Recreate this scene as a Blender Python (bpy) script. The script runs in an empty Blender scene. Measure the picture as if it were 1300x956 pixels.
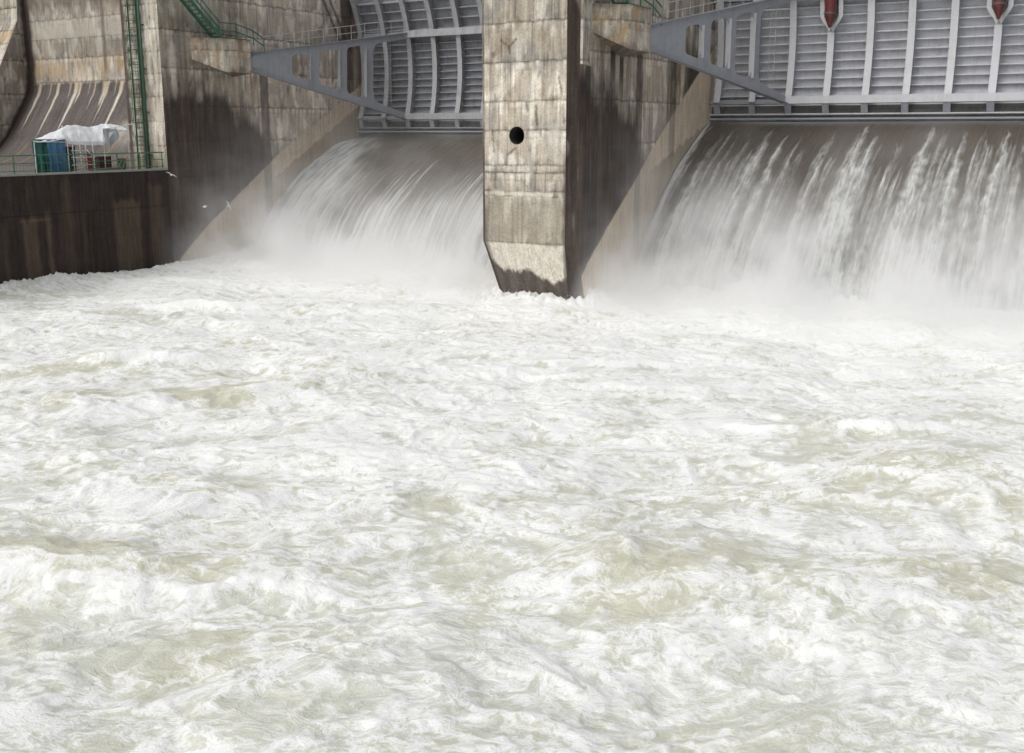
import bpy, math, random
import numpy as np
from mathutils import Vector, Matrix
random.seed(4)
rad=math.radians
scn=bpy.context.scene
COL=scn.collection

# ------------------------------------------------------------------ helpers
def link(o,parent=None):
    COL.objects.link(o)
    if parent is not None: o.parent=parent
    return o
def tag(o,label=None,cat=None,group=None,kind=None):
    if label: o['label']=label
    if cat: o['category']=cat
    if group: o['group']=group
    if kind: o['kind']=kind
    return o
def empty(name,loc=(0,0,0),label=None,cat=None,group=None):
    o=bpy.data.objects.new(name,None); COL.objects.link(o); o.location=loc
    o.empty_display_size=.3
    return tag(o,label,cat,group)
def copy_tree(o,parent=None):
    c=o.copy(); COL.objects.link(c)
    if parent is not None: c.parent=parent
    for ch in list(o.children): copy_tree(ch,c)
    return c

def hsh(ix,iy,seed):
    h=(ix.astype(np.int64)*374761393+iy.astype(np.int64)*668265263+seed*1442695041)&0xffffffff
    h=((h^(h>>13))*1274126177)&0xffffffff
    h=((h^(h>>15))*2246822519)&0xffffffff
    return ((h^(h>>16))&0xffff).astype(np.float64)/65536.0
def perlin(x,y,seed=0):
    x=np.asarray(x,dtype=np.float64); y=np.asarray(y,dtype=np.float64)
    x,y=np.broadcast_arrays(x,y)
    xi=np.floor(x);yi=np.floor(y);fx=x-xi;fy=y-yi
    def g(dx,dy):
        a=hsh(xi+dx,yi+dy,seed)*2*np.pi
        return np.cos(a)*(fx-dx)+np.sin(a)*(fy-dy)
    u=fx*fx*fx*(fx*(fx*6-15)+10);v=fy*fy*fy*(fy*(fy*6-15)+10)
    a=g(0,0)*(1-u)+g(1,0)*u
    b=g(0,1)*(1-u)+g(1,1)*u
    return (a*(1-v)+b*v)*1.45
def fbm(x,y,o=4,seed=0,gain=.5):
    s=0;a=1;t=0
    for i in range(o):
        s=s+a*perlin(x*2**i,y*2**i,seed+i*17);t+=a;a*=gain
    return s/t*1.3
def ridge(x,y,o=3,seed=0,gain=.5):
    s=0;a=1;t=0
    for i in range(o):
        r=1-np.abs(perlin(x*2**i,y*2**i,seed+i*31))*1.5
        s=s+a*np.clip(r,0,1)**2;t+=a;a*=gain
    return s/t
def sst(a,b,x):
    t=np.clip((x-a)/(b-a),0,1);return t*t*(3-2*t)

class MB:
    """collects pieces of ONE mesh"""
    def __init__(s): s.v=[];s.f=[]
    def add(s,vs,fs):
        n=len(s.v);s.v+= [tuple(p) for p in vs];s.f+=[tuple(i+n for i in f) for f in fs]
    def hexa(s,p):   # 8 corners, bottom ring then top ring
        s.add(p,[(0,3,2,1),(4,5,6,7),(0,1,5,4),(1,2,6,5),(2,3,7,6),(3,0,4,7)])
    def box(s,x0,x1,y0,y1,z0,z1):
        s.hexa([(x0,y0,z0),(x1,y0,z0),(x1,y1,z0),(x0,y1,z0),(x0,y0,z1),(x1,y0,z1),(x1,y1,z1),(x0,y1,z1)])
    def beam(s,a,b,w,h,up=(0,0,1)):
        a=Vector(a);b=Vector(b);d=(b-a).normalized();up=Vector(up)
        if abs(d.dot(up))>.98: up=Vector((0,1,0))
        r=d.cross(up).normalized()*w/2;u=r.cross(d).normalized()*h/2
        s.hexa([a-r-u,a+r-u,a+r+u,a-r+u,b-r-u,b+r-u,b+r+u,b-r+u])
    def tube(s,pts,r,n=8,cap=True,radii=None):
        pts=[Vector(p) for p in pts];rings=[]
        for i,p in enumerate(pts):
            d=(pts[min(i+1,len(pts)-1)]-pts[max(i-1,0)]).normalized()
            ref=Vector((0,0,1)) if abs(d.z)<.9 else Vector((1,0,0))
            a=d.cross(ref).normalized();b=a.cross(d)
            rr=radii[i] if radii else r
            rings.append([p+(a*math.cos(2*math.pi*k/n)+b*math.sin(2*math.pi*k/n))*rr for k in range(n)])
        vs=[q for rg in rings for q in rg];fs=[]
        for i in range(len(pts)-1):
            for k in range(n):
                fs.append((i*n+k,i*n+(k+1)%n,(i+1)*n+(k+1)%n,(i+1)*n+k))
        if cap: fs.append(tuple(range(n))[::-1]);fs.append(tuple((len(pts)-1)*n+k for k in range(n)))
        s.add(vs,fs)
    def build(s,name,mat,parent=None,smooth=False,bevel=0):
        me=bpy.data.meshes.new(name);me.from_pydata(s.v,[],s.f);me.validate()
        if mat: me.materials.append(mat)
        if smooth: me.polygons.foreach_set('use_smooth',[True]*len(me.polygons))
        me.update()
        o=link(bpy.data.objects.new(name,me),parent)
        if bevel:
            m=o.modifiers.new('bevel','BEVEL');m.width=bevel;m.segments=1;m.limit_method='ANGLE'
        return o

class GM:
    """grid patches with per-vertex attributes, joined into ONE mesh"""
    def __init__(s): s.V=[];s.F=[];s.C=[];s.n=0
    def add(s,P,C,drop=None):
        a,b=P.shape[:2]
        idx=np.arange(a*b).reshape(a,b)+s.n
        q=np.stack([idx[:-1,:-1],idx[1:,:-1],idx[1:,1:],idx[:-1,1:]],-1).reshape(-1,4)
        if drop is not None: q=q[~drop.reshape(-1)]
        s.V.append(P.reshape(-1,3));s.F.append(q);s.C.append(C.reshape(-1,C.shape[-1]));s.n+=a*b
    def quad(s,p0,p1,p2,p3,res,cf):
        p0,p1,p2,p3=[np.array(p,float) for p in (p0,p1,p2,p3)]
        nu=max(2,int(max(np.linalg.norm(p1-p0),np.linalg.norm(p2-p3))/res)+1)
        nv=max(2,int(max(np.linalg.norm(p3-p0),np.linalg.norm(p2-p1))/res)+1)
        u=np.linspace(0,1,nu)[:,None,None];v=np.linspace(0,1,nv)[None,:,None]
        P=(p0*(1-u)+p1*u)*(1-v)+(p3*(1-u)+p2*u)*v
        s.add(P,cf(P))
    def build(s,name,mat,parent=None,smooth=True,attr='col'):
        V=np.concatenate(s.V);F=np.concatenate(s.F);C=np.concatenate(s.C)
        me=bpy.data.meshes.new(name)
        me.vertices.add(len(V));me.vertices.foreach_set('co',V.astype(np.float32).ravel())
        me.loops.add(len(F)*4);me.loops.foreach_set('vertex_index',F.astype(np.int32).ravel())
        me.polygons.add(len(F))
        me.polygons.foreach_set('loop_start',np.arange(0,len(F)*4,4,dtype=np.int32))
        me.polygons.foreach_set('loop_total',np.full(len(F),4,dtype=np.int32))
        me.polygons.foreach_set('use_smooth',np.full(len(F),smooth,dtype=bool))
        me.update(calc_edges=True)
        at=me.attributes.new(attr,'FLOAT_COLOR','POINT')
        if C.shape[1]==3: C=np.concatenate([C,np.ones((len(C),1))],1)
        at.data.foreach_set('color',C.astype(np.float32).ravel())
        me.materials.append(mat);me.validate()
        return link(bpy.data.objects.new(name,me),parent)

def plate(name,outline,holes,thick,M,mat,parent=None):
    cu=bpy.data.curves.new(name,'CURVE');cu.dimensions='2D';cu.fill_mode='BOTH';cu.extrude=thick/2
    for pts in [outline]+holes:
        sp=cu.splines.new('POLY');sp.points.add(len(pts)-1)
        for i,p in enumerate(pts): sp.points[i].co=(p[0],p[1],0,1)
        sp.use_cyclic_u=True
    tmp=bpy.data.objects.new('tmp',cu);COL.objects.link(tmp)
    dg=bpy.context.evaluated_depsgraph_get()
    me=bpy.data.meshes.new_from_object(tmp.evaluated_get(dg))
    bpy.data.objects.remove(tmp);bpy.data.curves.remove(cu)
    me.name=name;me.transform(M);me.materials.clear();me.materials.append(mat)
    return link(bpy.data.objects.new(name,me),parent)

# ------------------------------------------------------------------ materials
def newmat(name):
    m=bpy.data.materials.new(name);m.use_nodes=True
    return m,m.node_tree,m.node_tree.nodes['Principled BSDF']
def N(nt,t,**k):
    n=nt.nodes.new(t)
    for a,b in k.items():
        if a in n.inputs: n.inputs[a].default_value=b
        else: setattr(n,a,b)
    return n
def mixc(nt,f,a,b,mode='MIX'):
    n=nt.nodes.new('ShaderNodeMix');n.data_type='RGBA';n.blend_type=mode
    for s,v in ((n.inputs[0],f),(n.inputs[6],a),(n.inputs[7],b)):
        if isinstance(v,(int,float)): s.default_value=v
        elif isinstance(v,tuple): s.default_value=(*v,1) if len(v)==3 else v
        else: nt.links.new(v,s)
    return n.outputs[2]
def math_(nt,op,a,b=None,c=None,clamp=False):
    n=nt.nodes.new('ShaderNodeMath');n.operation=op;n.use_clamp=clamp
    for i,v in enumerate((a,b,c)):
        if v is None: continue
        if isinstance(v,(int,float)): n.inputs[i].default_value=v
        else: nt.links.new(v,n.inputs[i])
    return n.outputs[0]
def ramp(nt,fac,stops):
    n=nt.nodes.new('ShaderNodeValToRGB');nt.links.new(fac,n.inputs[0])
    e=n.color_ramp.elements
    while len(e)<len(stops): e.new(.5)
    for i,(p,c) in enumerate(stops): e[i].position=p;e[i].color=(c,c,c,1) if isinstance(c,(int,float)) else (*c,1)
    return n.outputs[0]
def mapped(nt,scale=(1,1,1),rot=(0,0,0)):
    g=nt.nodes.new('ShaderNodeNewGeometry');m=nt.nodes.new('ShaderNodeMapping')
    m.inputs['Scale'].default_value=scale;m.inputs['Rotation'].default_value=rot
    nt.links.new(g.outputs['Position'],m.inputs[0]);return m.outputs[0]
def noise(nt,vec,scale,detail=4,rough=.55,dist=0,out='Fac'):
    n=N(nt,'ShaderNodeTexNoise',Scale=scale,Detail=detail,Roughness=rough,Distortion=dist)
    nt.links.new(vec,n.inputs['Vector']);return n.outputs[out]

def mat_concrete():
    m,nt,b=newmat('weathered_concrete')
    a=N(nt,'ShaderNodeAttribute',attribute_name='col')
    v=mapped(nt);vs=mapped(nt,(7,7,.45))
    n1=noise(nt,v,9,6,.65);n2=noise(nt,vs,1.0,5,.65);n3=noise(nt,v,38,3,.6)
    f1=ramp(nt,n1,[(.25,.72),(.72,1.18)]);f2=ramp(nt,n2,[(.3,.80),(.7,1.14)])
    c=mixc(nt,1,a.outputs['Color'],f1,'MULTIPLY');c=mixc(nt,1,c,f2,'MULTIPLY')
    f3=ramp(nt,n3,[(.3,.82),(.7,1.12)]);c=mixc(nt,1,c,f3,'MULTIPLY')
    nt.links.new(c,b.inputs['Base Color']);b.inputs['Roughness'].default_value=.88
    b.inputs['Specular IOR Level'].default_value=.25
    bp=N(nt,'ShaderNodeBump',Strength=.55,Distance=.03)
    h=math_(nt,'ADD',n1,math_(nt,'MULTIPLY',n3,.5));nt.links.new(h,bp.inputs['Height'])
    nt.links.new(bp.outputs[0],b.inputs['Normal'])
    return m
def mat_paint(name,col,rough=.5,dirt=(.16,.13,.10),amt=.35,metal=0,sc=1.0):
    m,nt,b=newmat(name)
    v=mapped(nt);vs=mapped(nt,(3*sc,3*sc,.35*sc))
    n1=noise(nt,v,1.3*sc,5,.65);n2=noise(nt,vs,1.5,5,.65)
    f=math_(nt,'MULTIPLY',n1,n2)
    f=ramp(nt,f,[(.22,0),(.42,amt)])
    c=mixc(nt,f,col,dirt)
    nt.links.new(c,b.inputs['Base Color'])
    r=ramp(nt,n1,[(.3,rough-.1),(.7,rough+.15)]);nt.links.new(r,b.inputs['Roughness'])
    b.inputs['Metallic'].default_value=metal
    return m
def mat_cloth(name,col,var=.25,rough=.7,sheen=0):
    m,nt,b=newmat(name);v=mapped(nt)
    n1=noise(nt,v,2.5,4);c2=tuple(x*(1-var) for x in col)
    c=mixc(nt,ramp(nt,n1,[(.35,0),(.65,1)]),col,c2)
    nt.links.new(c,b.inputs['Base Color']);b.inputs['Roughness'].default_value=rough
    n2=noise(nt,v,7,3);bp=N(nt,'ShaderNodeBump',Strength=.5,Distance=.06);nt.links.new(n2,bp.inputs['Height'])
    nt.links.new(bp.outputs[0],b.inputs['Normal'])
    return m
RT=(math.cos(rad(31.1)),math.sin(rad(31.1)));FW=(-math.sin(rad(31.1)),math.cos(rad(31.1)))
def mat_pool():
    m,nt,b=newmat('foaming_water')
    a=N(nt,'ShaderNodeAttribute',attribute_name='col')
    sep=N(nt,'ShaderNodeSeparateColor');nt.links.new(a.outputs['Color'],sep.inputs[0])
    foam,green=sep.outputs[0],sep.outputs[1]
    b0=mapped(nt,(1,1,1),(0,0,rad(-31.1)))
    mp=nt.nodes.new('ShaderNodeMapping');mp.inputs['Scale'].default_value=(.82,1.05,1.0);nt.links.new(b0,mp.inputs[0])
    base=mp.outputs[0]
    def warp(v,scale,amt,det):
        w=N(nt,'ShaderNodeTexNoise',Scale=scale,Detail=det,Roughness=.5);nt.links.new(v,w.inputs['Vector'])
        sub=N(nt,'ShaderNodeVectorMath',operation='SUBTRACT');nt.links.new(w.outputs['Color'],sub.inputs[0]);sub.inputs[1].default_value=(.5,.5,.5)
        sc=N(nt,'ShaderNodeVectorMath',operation='SCALE');nt.links.new(sub.outputs[0],sc.inputs[0]);sc.inputs['Scale'].default_value=amt
        add=N(nt,'ShaderNodeVectorMath',operation='ADD');nt.links.new(v,add.inputs[0]);nt.links.new(sc.outputs[0],add.inputs[1])
        return add.outputs[0]
    v=warp(warp(base,.45,1.9,2.0),1.5,.75,2.0)
    def rid(n,k,e=1.6):   # soft-edged filaments where the noise crosses its middle value
        d=math_(nt,'ABSOLUTE',math_(nt,'SUBTRACT',n,.5))
        return math_(nt,'POWER',math_(nt,'SUBTRACT',1,math_(nt,'MULTIPLY',d,k),clamp=True),e)
    a1=noise(nt,v,.95,3,.5);a2=noise(nt,v,2.2,3,.55);a3=noise(nt,v,5.2,3,.58);a4=noise(nt,base,17,3,.65)
    m1=noise(nt,base,.42,3,.5)
    msk=ramp(nt,m1,[(.36,.45),(.62,1.0)])
    r1=rid(a1,9);r2=rid(a2,7);r3=rid(a3,6)
    lace=math_(nt,'ADD',math_(nt,'MULTIPLY',r1,.46),math_(nt,'MULTIPLY',r2,.50))
    lace=math_(nt,'ADD',lace,math_(nt,'MULTIPLY',r3,.38))
    a5=noise(nt,v,10.5,2,.5);r4=rid(a5,6,1.3)
    lace=math_(nt,'ADD',lace,math_(nt,'MULTIPLY',r4,.24))
    lace=math_(nt,'MULTIPLY',lace,msk)
    cl=math_(nt,'MULTIPLY',math_(nt,'SUBTRACT',a2,.5),1.2)
    cl=math_(nt,'ADD',cl,math_(nt,'MULTIPLY',math_(nt,'SUBTRACT',a3,.5),1.0))
    cl=math_(nt,'ADD',cl,math_(nt,'MULTIPLY',math_(nt,'SUBTRACT',a4,.5),.45))
    f=math_(nt,'ADD',math_(nt,'SUBTRACT',math_(nt,'MULTIPLY',foam,.95),.53),math_(nt,'ADD',lace,cl))
    f=ramp(nt,f,[(.04,0),(.34,.22),(.56,.66),(.82,1)])
    deep=mixc(nt,green,(.62,.632,.57),(.59,.585,.47))
    c=mixc(nt,f,deep,(.84,.848,.835))
    nt.links.new(c,b.inputs['Base Color'])
    r=ramp(nt,f,[(0,.30),(.5,.6)]);nt.links.new(r,b.inputs['Roughness'])
    b.inputs['Specular IOR Level'].default_value=.35
    b.inputs['Subsurface Weight'].default_value=.85;b.inputs['Subsurface Radius'].default_value=(1,1,.9);b.inputs['Subsurface Scale'].default_value=.07
    h=math_(nt,'ADD',math_(nt,'MULTIPLY',a3,.6),math_(nt,'MULTIPLY',a4,.35))
    bp=N(nt,'ShaderNodeBump',Strength=.6,Distance=.12);nt.links.new(h,bp.inputs['Height'])
    nt.links.new(bp.outputs[0],b.inputs['Normal'])
    return m
def mat_fall():
    m,nt,b=newmat('falling_water')
    a=N(nt,'ShaderNodeAttribute',attribute_name='col')
    sep=N(nt,'ShaderNodeSeparateColor');nt.links.new(a.outputs['Color'],sep.inputs[0])
    foam,u,vv=sep.outputs
    cmb=N(nt,'ShaderNodeCombineXYZ')
    nt.links.new(math_(nt,'MULTIPLY',u,100),cmb.inputs[0]);nt.links.new(math_(nt,'MULTIPLY',vv,7),cmb.inputs[1])
    n1=noise(nt,cmb.outputs[0],1.6,6,.7);n2=noise(nt,cmb.outputs[0],4.2,4,.7,.4)
    s=math_(nt,'ADD',math_(nt,'MULTIPLY',math_(nt,'SUBTRACT',n1,.5),.9),math_(nt,'MULTIPLY',math_(nt,'SUBTRACT',n2,.5),.55))
    # fine streaks appear only where the water is already breaking up
    s=math_(nt,'MULTIPLY',s,ramp(nt,foam,[(0,.35),(.3,1.0)]))
    f=math_(nt,'ADD',foam,s,clamp=True)
    f=ramp(nt,f,[(.08,0),(.35,.35),(.8,1)])
    wc=mixc(nt,n1,(.052,.040,.028),(.115,.094,.068))
    c=mixc(nt,f,wc,(.60,.615,.60))
    nt.links.new(c,b.inputs['Base Color'])
    nt.links.new(ramp(nt,f,[(0,.28),(.4,.7)]),b.inputs['Roughness'])
    bp=N(nt,'ShaderNodeBump',Strength=.6,Distance=.12)
    nt.links.new(math_(nt,'ADD',n1,math_(nt,'MULTIPLY',n2,.5)),bp.inputs['Height'])
    nt.links.new(bp.outputs[0],b.inputs['Normal'])
    return m
M_CON=mat_concrete()
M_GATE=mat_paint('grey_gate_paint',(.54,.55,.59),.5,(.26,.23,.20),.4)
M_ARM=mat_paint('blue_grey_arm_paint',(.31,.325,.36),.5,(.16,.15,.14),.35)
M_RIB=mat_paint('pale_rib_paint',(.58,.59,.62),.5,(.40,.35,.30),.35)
M_RAIL=mat_paint('galvanised_rail',(.42,.42,.43),.45,(.2,.18,.15),.4)
M_GREEN=mat_paint('green_rail_paint',(.035,.16,.085),.45,(.02,.04,.03),.6)
M_RED=mat_paint('dark_red_cylinder_paint',(.13,.028,.026),.35,(.06,.03,.025),.5)
M_WHITE=mat_paint('white_pole_paint',(.7,.7,.68),.5,(.4,.38,.33),.4)
M_STEEL=mat_paint('dark_steel',(.10,.10,.105),.5,(.12,.07,.04),.6)
M_TARP=mat_cloth('white_tarpaulin',(.80,.82,.84),.12,.5)
M_BLUE=mat_cloth('blue_tarpaulin',(.07,.19,.34),.35,.5)
M_TEAL=mat_cloth('green_tarpaulin',(.035,.15,.13),.4,.5)
M_POOL=mat_pool();M_FALL=mat_fall()

# ------------------------------------------------------------------ concrete colours (real stains, seams and board marks)
TAN=np.array([.395,.345,.280]);PALE=np.array([.59,.55,.475]);GREYC=np.array([.30,.275,.245])
DARK=np.array([.066,.050,.043]);BROWN=np.array([.125,.092,.066]);OCH=np.array([.40,.27,.14]);WASH=np.array([.60,.50,.38])
def mixa(a,b,f): f=np.clip(f,0,1)[...,None];return a*(1-f)+b*f
def concrete(a,z,seams,seed=0,board=.68,tone=1.0,stream=1.0,tilt=0,base=None):
    a=np.asarray(a);z=np.asarray(z)
    c=np.ones(a.shape+(3,))*(TAN if base is None else base)
    c=mixa(c,GREYC,sst(-.1,.4,fbm(a*.45,z*.55,4,seed))*.9)
    c=mixa(c,np.array([.22,.175,.13]),sst(.05,.5,fbm(a*.8,z*.3,4,seed+50))*.6)
    c=mixa(c,PALE,sst(.0,.4,fbm(a*.9+3,z*.45,5,seed+5))*.85)
    st=perlin(a*4.5,z*.22,seed+9)*.5+perlin(a*11,z*.5,seed+12)*.3+perlin(a*2.1,z*.12,seed+14)*.4
    k=1+.34*stream*st
    # lift-by-lift tone changes
    lift=np.zeros(a.shape)
    for i,s in enumerate(seams):
        zz=s+tilt*(a-a.mean())+.05*perlin(a*1.4,a*0+i*3.3,seed+20)+.02*perlin(a*6,a*0+i,seed+21)
        lift=np.where(z<zz,i+1,lift)
        d=z-zz
        k=k*(1-.62*np.exp(-(d/.055)**2)*(.55+.45*sst(-.5,.2,perlin(a*1.7,a*0+i,seed+22))))
        k=k*(1-.22*np.exp(-((d+.42)/.05)**2)*sst(-.3,.3,perlin(a*.4,a*0+i,seed+23)))
        below=np.exp(-np.clip(-d,0,9)/.45)*(d<0)
        c=mixa(c,PALE*1.12,below*sst(0,.5,perlin(a*3,z*.7+i,seed+24)+.15)*.85)
        above=np.exp(-np.clip(d,0,9)/.35)*(d>0)
        k=k*(1-.45*above*sst(-.1,.5,perlin(a*2.5,z*2+i*5,seed+26)))
    k=k*(1+.16*(hsh(lift,lift*0,seed+3)-.5)*2)
    if board:
        q=(a/board+.13*np.floor(lift))%1.0;d=np.minimum(q,1-q)*board
        vis=sst(-.35,.25,perlin(np.floor(a/board+.5)*1.7,z*.35,seed+30))
        k=k*(1-.45*np.exp(-(d/.03)**2)*vis)
    # dark pock marks and drips
    p=perlin(a*3.2,z*1.1,seed+40)*perlin(a*1.3,z*.8,seed+41)
    k=k*(1-.55*sst(.22,.42,p))
    drip=sst(.30,.62,perlin(a*6.5,z*.30,seed+43))*sst(0,.4,perlin(a*.7,z*.4,seed+44))
    k=k*(1-.5*drip)
    return c*k[...,None]*tone
def darkc(a,z,seed,b=.5):
    c=np.ones(a.shape+(3,))*DARK
    c=mixa(c,BROWN,sst(.0,.6,fbm(a*1.1,z*.16,4,seed)+.12)*b)
    k=1+.35*perlin(a*3.5,z*.2,seed+2)+.25*perlin(a*9,z*.5,seed+3)+.2*fbm(a*1.2,z*1.2,3,seed+6)
    return c*np.clip(k,.3,2)[...,None]

# ------------------------------------------------------------------ layout numbers
XL=-59.26; XP0=-32.75; XP1=-26.54; BAY=26.6; YF=50.7; ZT=25.0
SEAMS=[20.5,18.2,15.85,13.72,11.58,9.98,8.05,7.62,6.55,6.28,3.62]

def side_colour(X,Y,Z,which):
    """stains and painted guide shade of the two bay walls; which = 'R' pier side, 'L' training wall side"""
    if which=='R':
        by=[50,51,53.5,55.5,57.7,58.7,59.6,61];bz=[13.8,13.5,12.5,12.1,11.7,10.8,9.3,7.5]
        dy=[50.5,51.1,51.25,52.5,55.65,58.4,60.9,64.8,80];dz=[-.5,.6,1.4,2.6,4.85,6.7,8.6,11.2,21]
        my=[60.9,61.7,63.5,66.4];strips=[(58.6,59.5,14.6,3.0),(63.9,64.9,15.6,8.0)];sd=101
    else:
        by=[50,51.2,53.2,55.4,56.5,58.4,60,61.2,62.5];bz=[13.5,13.5,13.8,13.4,12.6,11.5,10.3,8.5,7]
        dy=[50.5,51.4,53.9,57.8,60.1,62.0,68.8,80];dz=[0,.85,2.85,5.4,6.9,8.15,11.8,18];strips=[(60.2,61.1,14.6,2.5)];sd=202
    c=concrete(Y,Z,[22,19.4,16.9,14.3,11.7,9.2,6.6,4.0],sd,board=1.1,tone=1.12,tilt=0)
    up=sst(56,61,Y+.8*fbm(Y*.4,Z*.3,2,sd+7))
    c=mixa(c,c*np.array([1.42,1.38,1.40])+.03,up)
    nz=fbm(Y*.5,Z*.35,4,sd+60)
    bnd=np.interp(Y,by,bz);dg=np.interp(Y,dy,dz)
    # algae-dark zone with a drippy upper edge
    dk=sst(1.0,-1.5,Z-bnd-1.5*nz-.5*perlin(Y*3,Z*.1,sd+61))
    d2=darkc(Y,Z,sd+70,.35)
    c=mixa(c,d2*.85,dk*.96)
    # vertical run stains above it
    run=sst(.1,.55,perlin(Y*1.6,Z*.05,sd+63)+.35*perlin(Y*5,Z*.12,sd+64))*sst(6,0,Z-bnd)
    c=mixa(c,d2*1.6,run*.55)
    if which=='R':
        g=sst(65.8,67.2,Y+.6*nz)*sst(16.2,14.5,Z+.8*nz);c=mixa(c,d2*1.05,g*.95)
        g=sst(61.5,64,Y)*sst(.0,.5,perlin(Y*1.2,Z*.1,sd+66)+.2);c=mixa(c,np.array([.10,.10,.055]),g*.6)
        rr=np.exp(-((Y-65.5-.15*perlin(Z*1.,Z*0,5))/.22)**2)*sst(11,12.5,Z)*sst(15.5,14.3,Z);c=mixa(c,np.array([.30,.13,.045]),rr*.8)
        # near end of the side: very dark edge strip, black run below the corbel
        c=mixa(c,d2*.6,sst(51.25,50.95,Y)*.95)
        for y0,y1,zt,zb in ((55.0,55.5,14.5,11),(56.2,56.6,14.5,10.5),(51.9,52.4,13.5,9)):
            c=mixa(c,DARK*.7,sst(y0-.1,y0,Y)*sst(y1+.15,y1,Y)*sst(zb,zb+3,Z)*(Z<zt)*.85)
    else:
        c=mixa(c,d2*1.1,sst(69.9,70.2,Y)*sst(71.75,71.5,Y)*.85)  # gate guide recess: its shade painted as a dark band
        c=mixa(c,np.array([.34,.25,.20]),sst(71.5,71.7,Y)*.8)
        for o in (0,.9):
            yc=67.9+o+(20.6-Z)*(.62)
            c=mixa(c,DARK,np.exp(-((Y-yc)/.2)**2)*sst(16.3,17,Z)*.8)
    for y0,y1,zt,zb in strips:
        s=sst(y0-.08,y0+.05,Y+.06*perlin(Z*2,Z*0,sd))*sst(y1+.08,y1-.05,Y+.1*perlin(Z*1.5,Z*0+4,sd))*sst(zb,zb+1,Z)*sst(zt+.2,zt-.2,Z)
        c=mixa(c,DARK*1.3*(1+.5*perlin(Y*3,Z*1.6,sd+5))[...,None],s*(.72-.25*sst(dg+.5,dg-.5,Z)))
    # washed zone under the old nappe line
    edge=Z-dg+.06*perlin(Y*2,Z*2,sd+80)
    ws=sst(.10,-.10,edge)
    w=np.ones(Y.shape+(3,))*WASH*(1+.10*fbm(Y*.8,Z*.8,3,sd+81)+.10*perlin(Y*3.5,Z*.3,sd+82)+.06*perlin(Y*9,Z*.7,sd+84))[...,None]
    for y0,y1,zt,zb in strips:
        s=sst(y0-.05,y0+.1,Y)*sst(y1+.1,y1-.1,Y)*sst(zb-1,zb+1,Z);w=mixa(w,w*.62,s)
    # paler band just under the line near the crest, and the dirty band below that
    low=dg-(1.55 if which=='L' else 1.4+.35*(Y-61.5))+.25*perlin(Y*1.5,Z*0,sd+83)
    band=sst(-.1,.1,Z-low)*sst(60.6,61.4,Y)
    w=mixa(w,w*1.28+np.array([.0,-.003,.012]),band)
    w=mixa(w,w*.80,(1-band)*sst(61,63,Y))
    c=mixa(c,w,ws)
    return c

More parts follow.
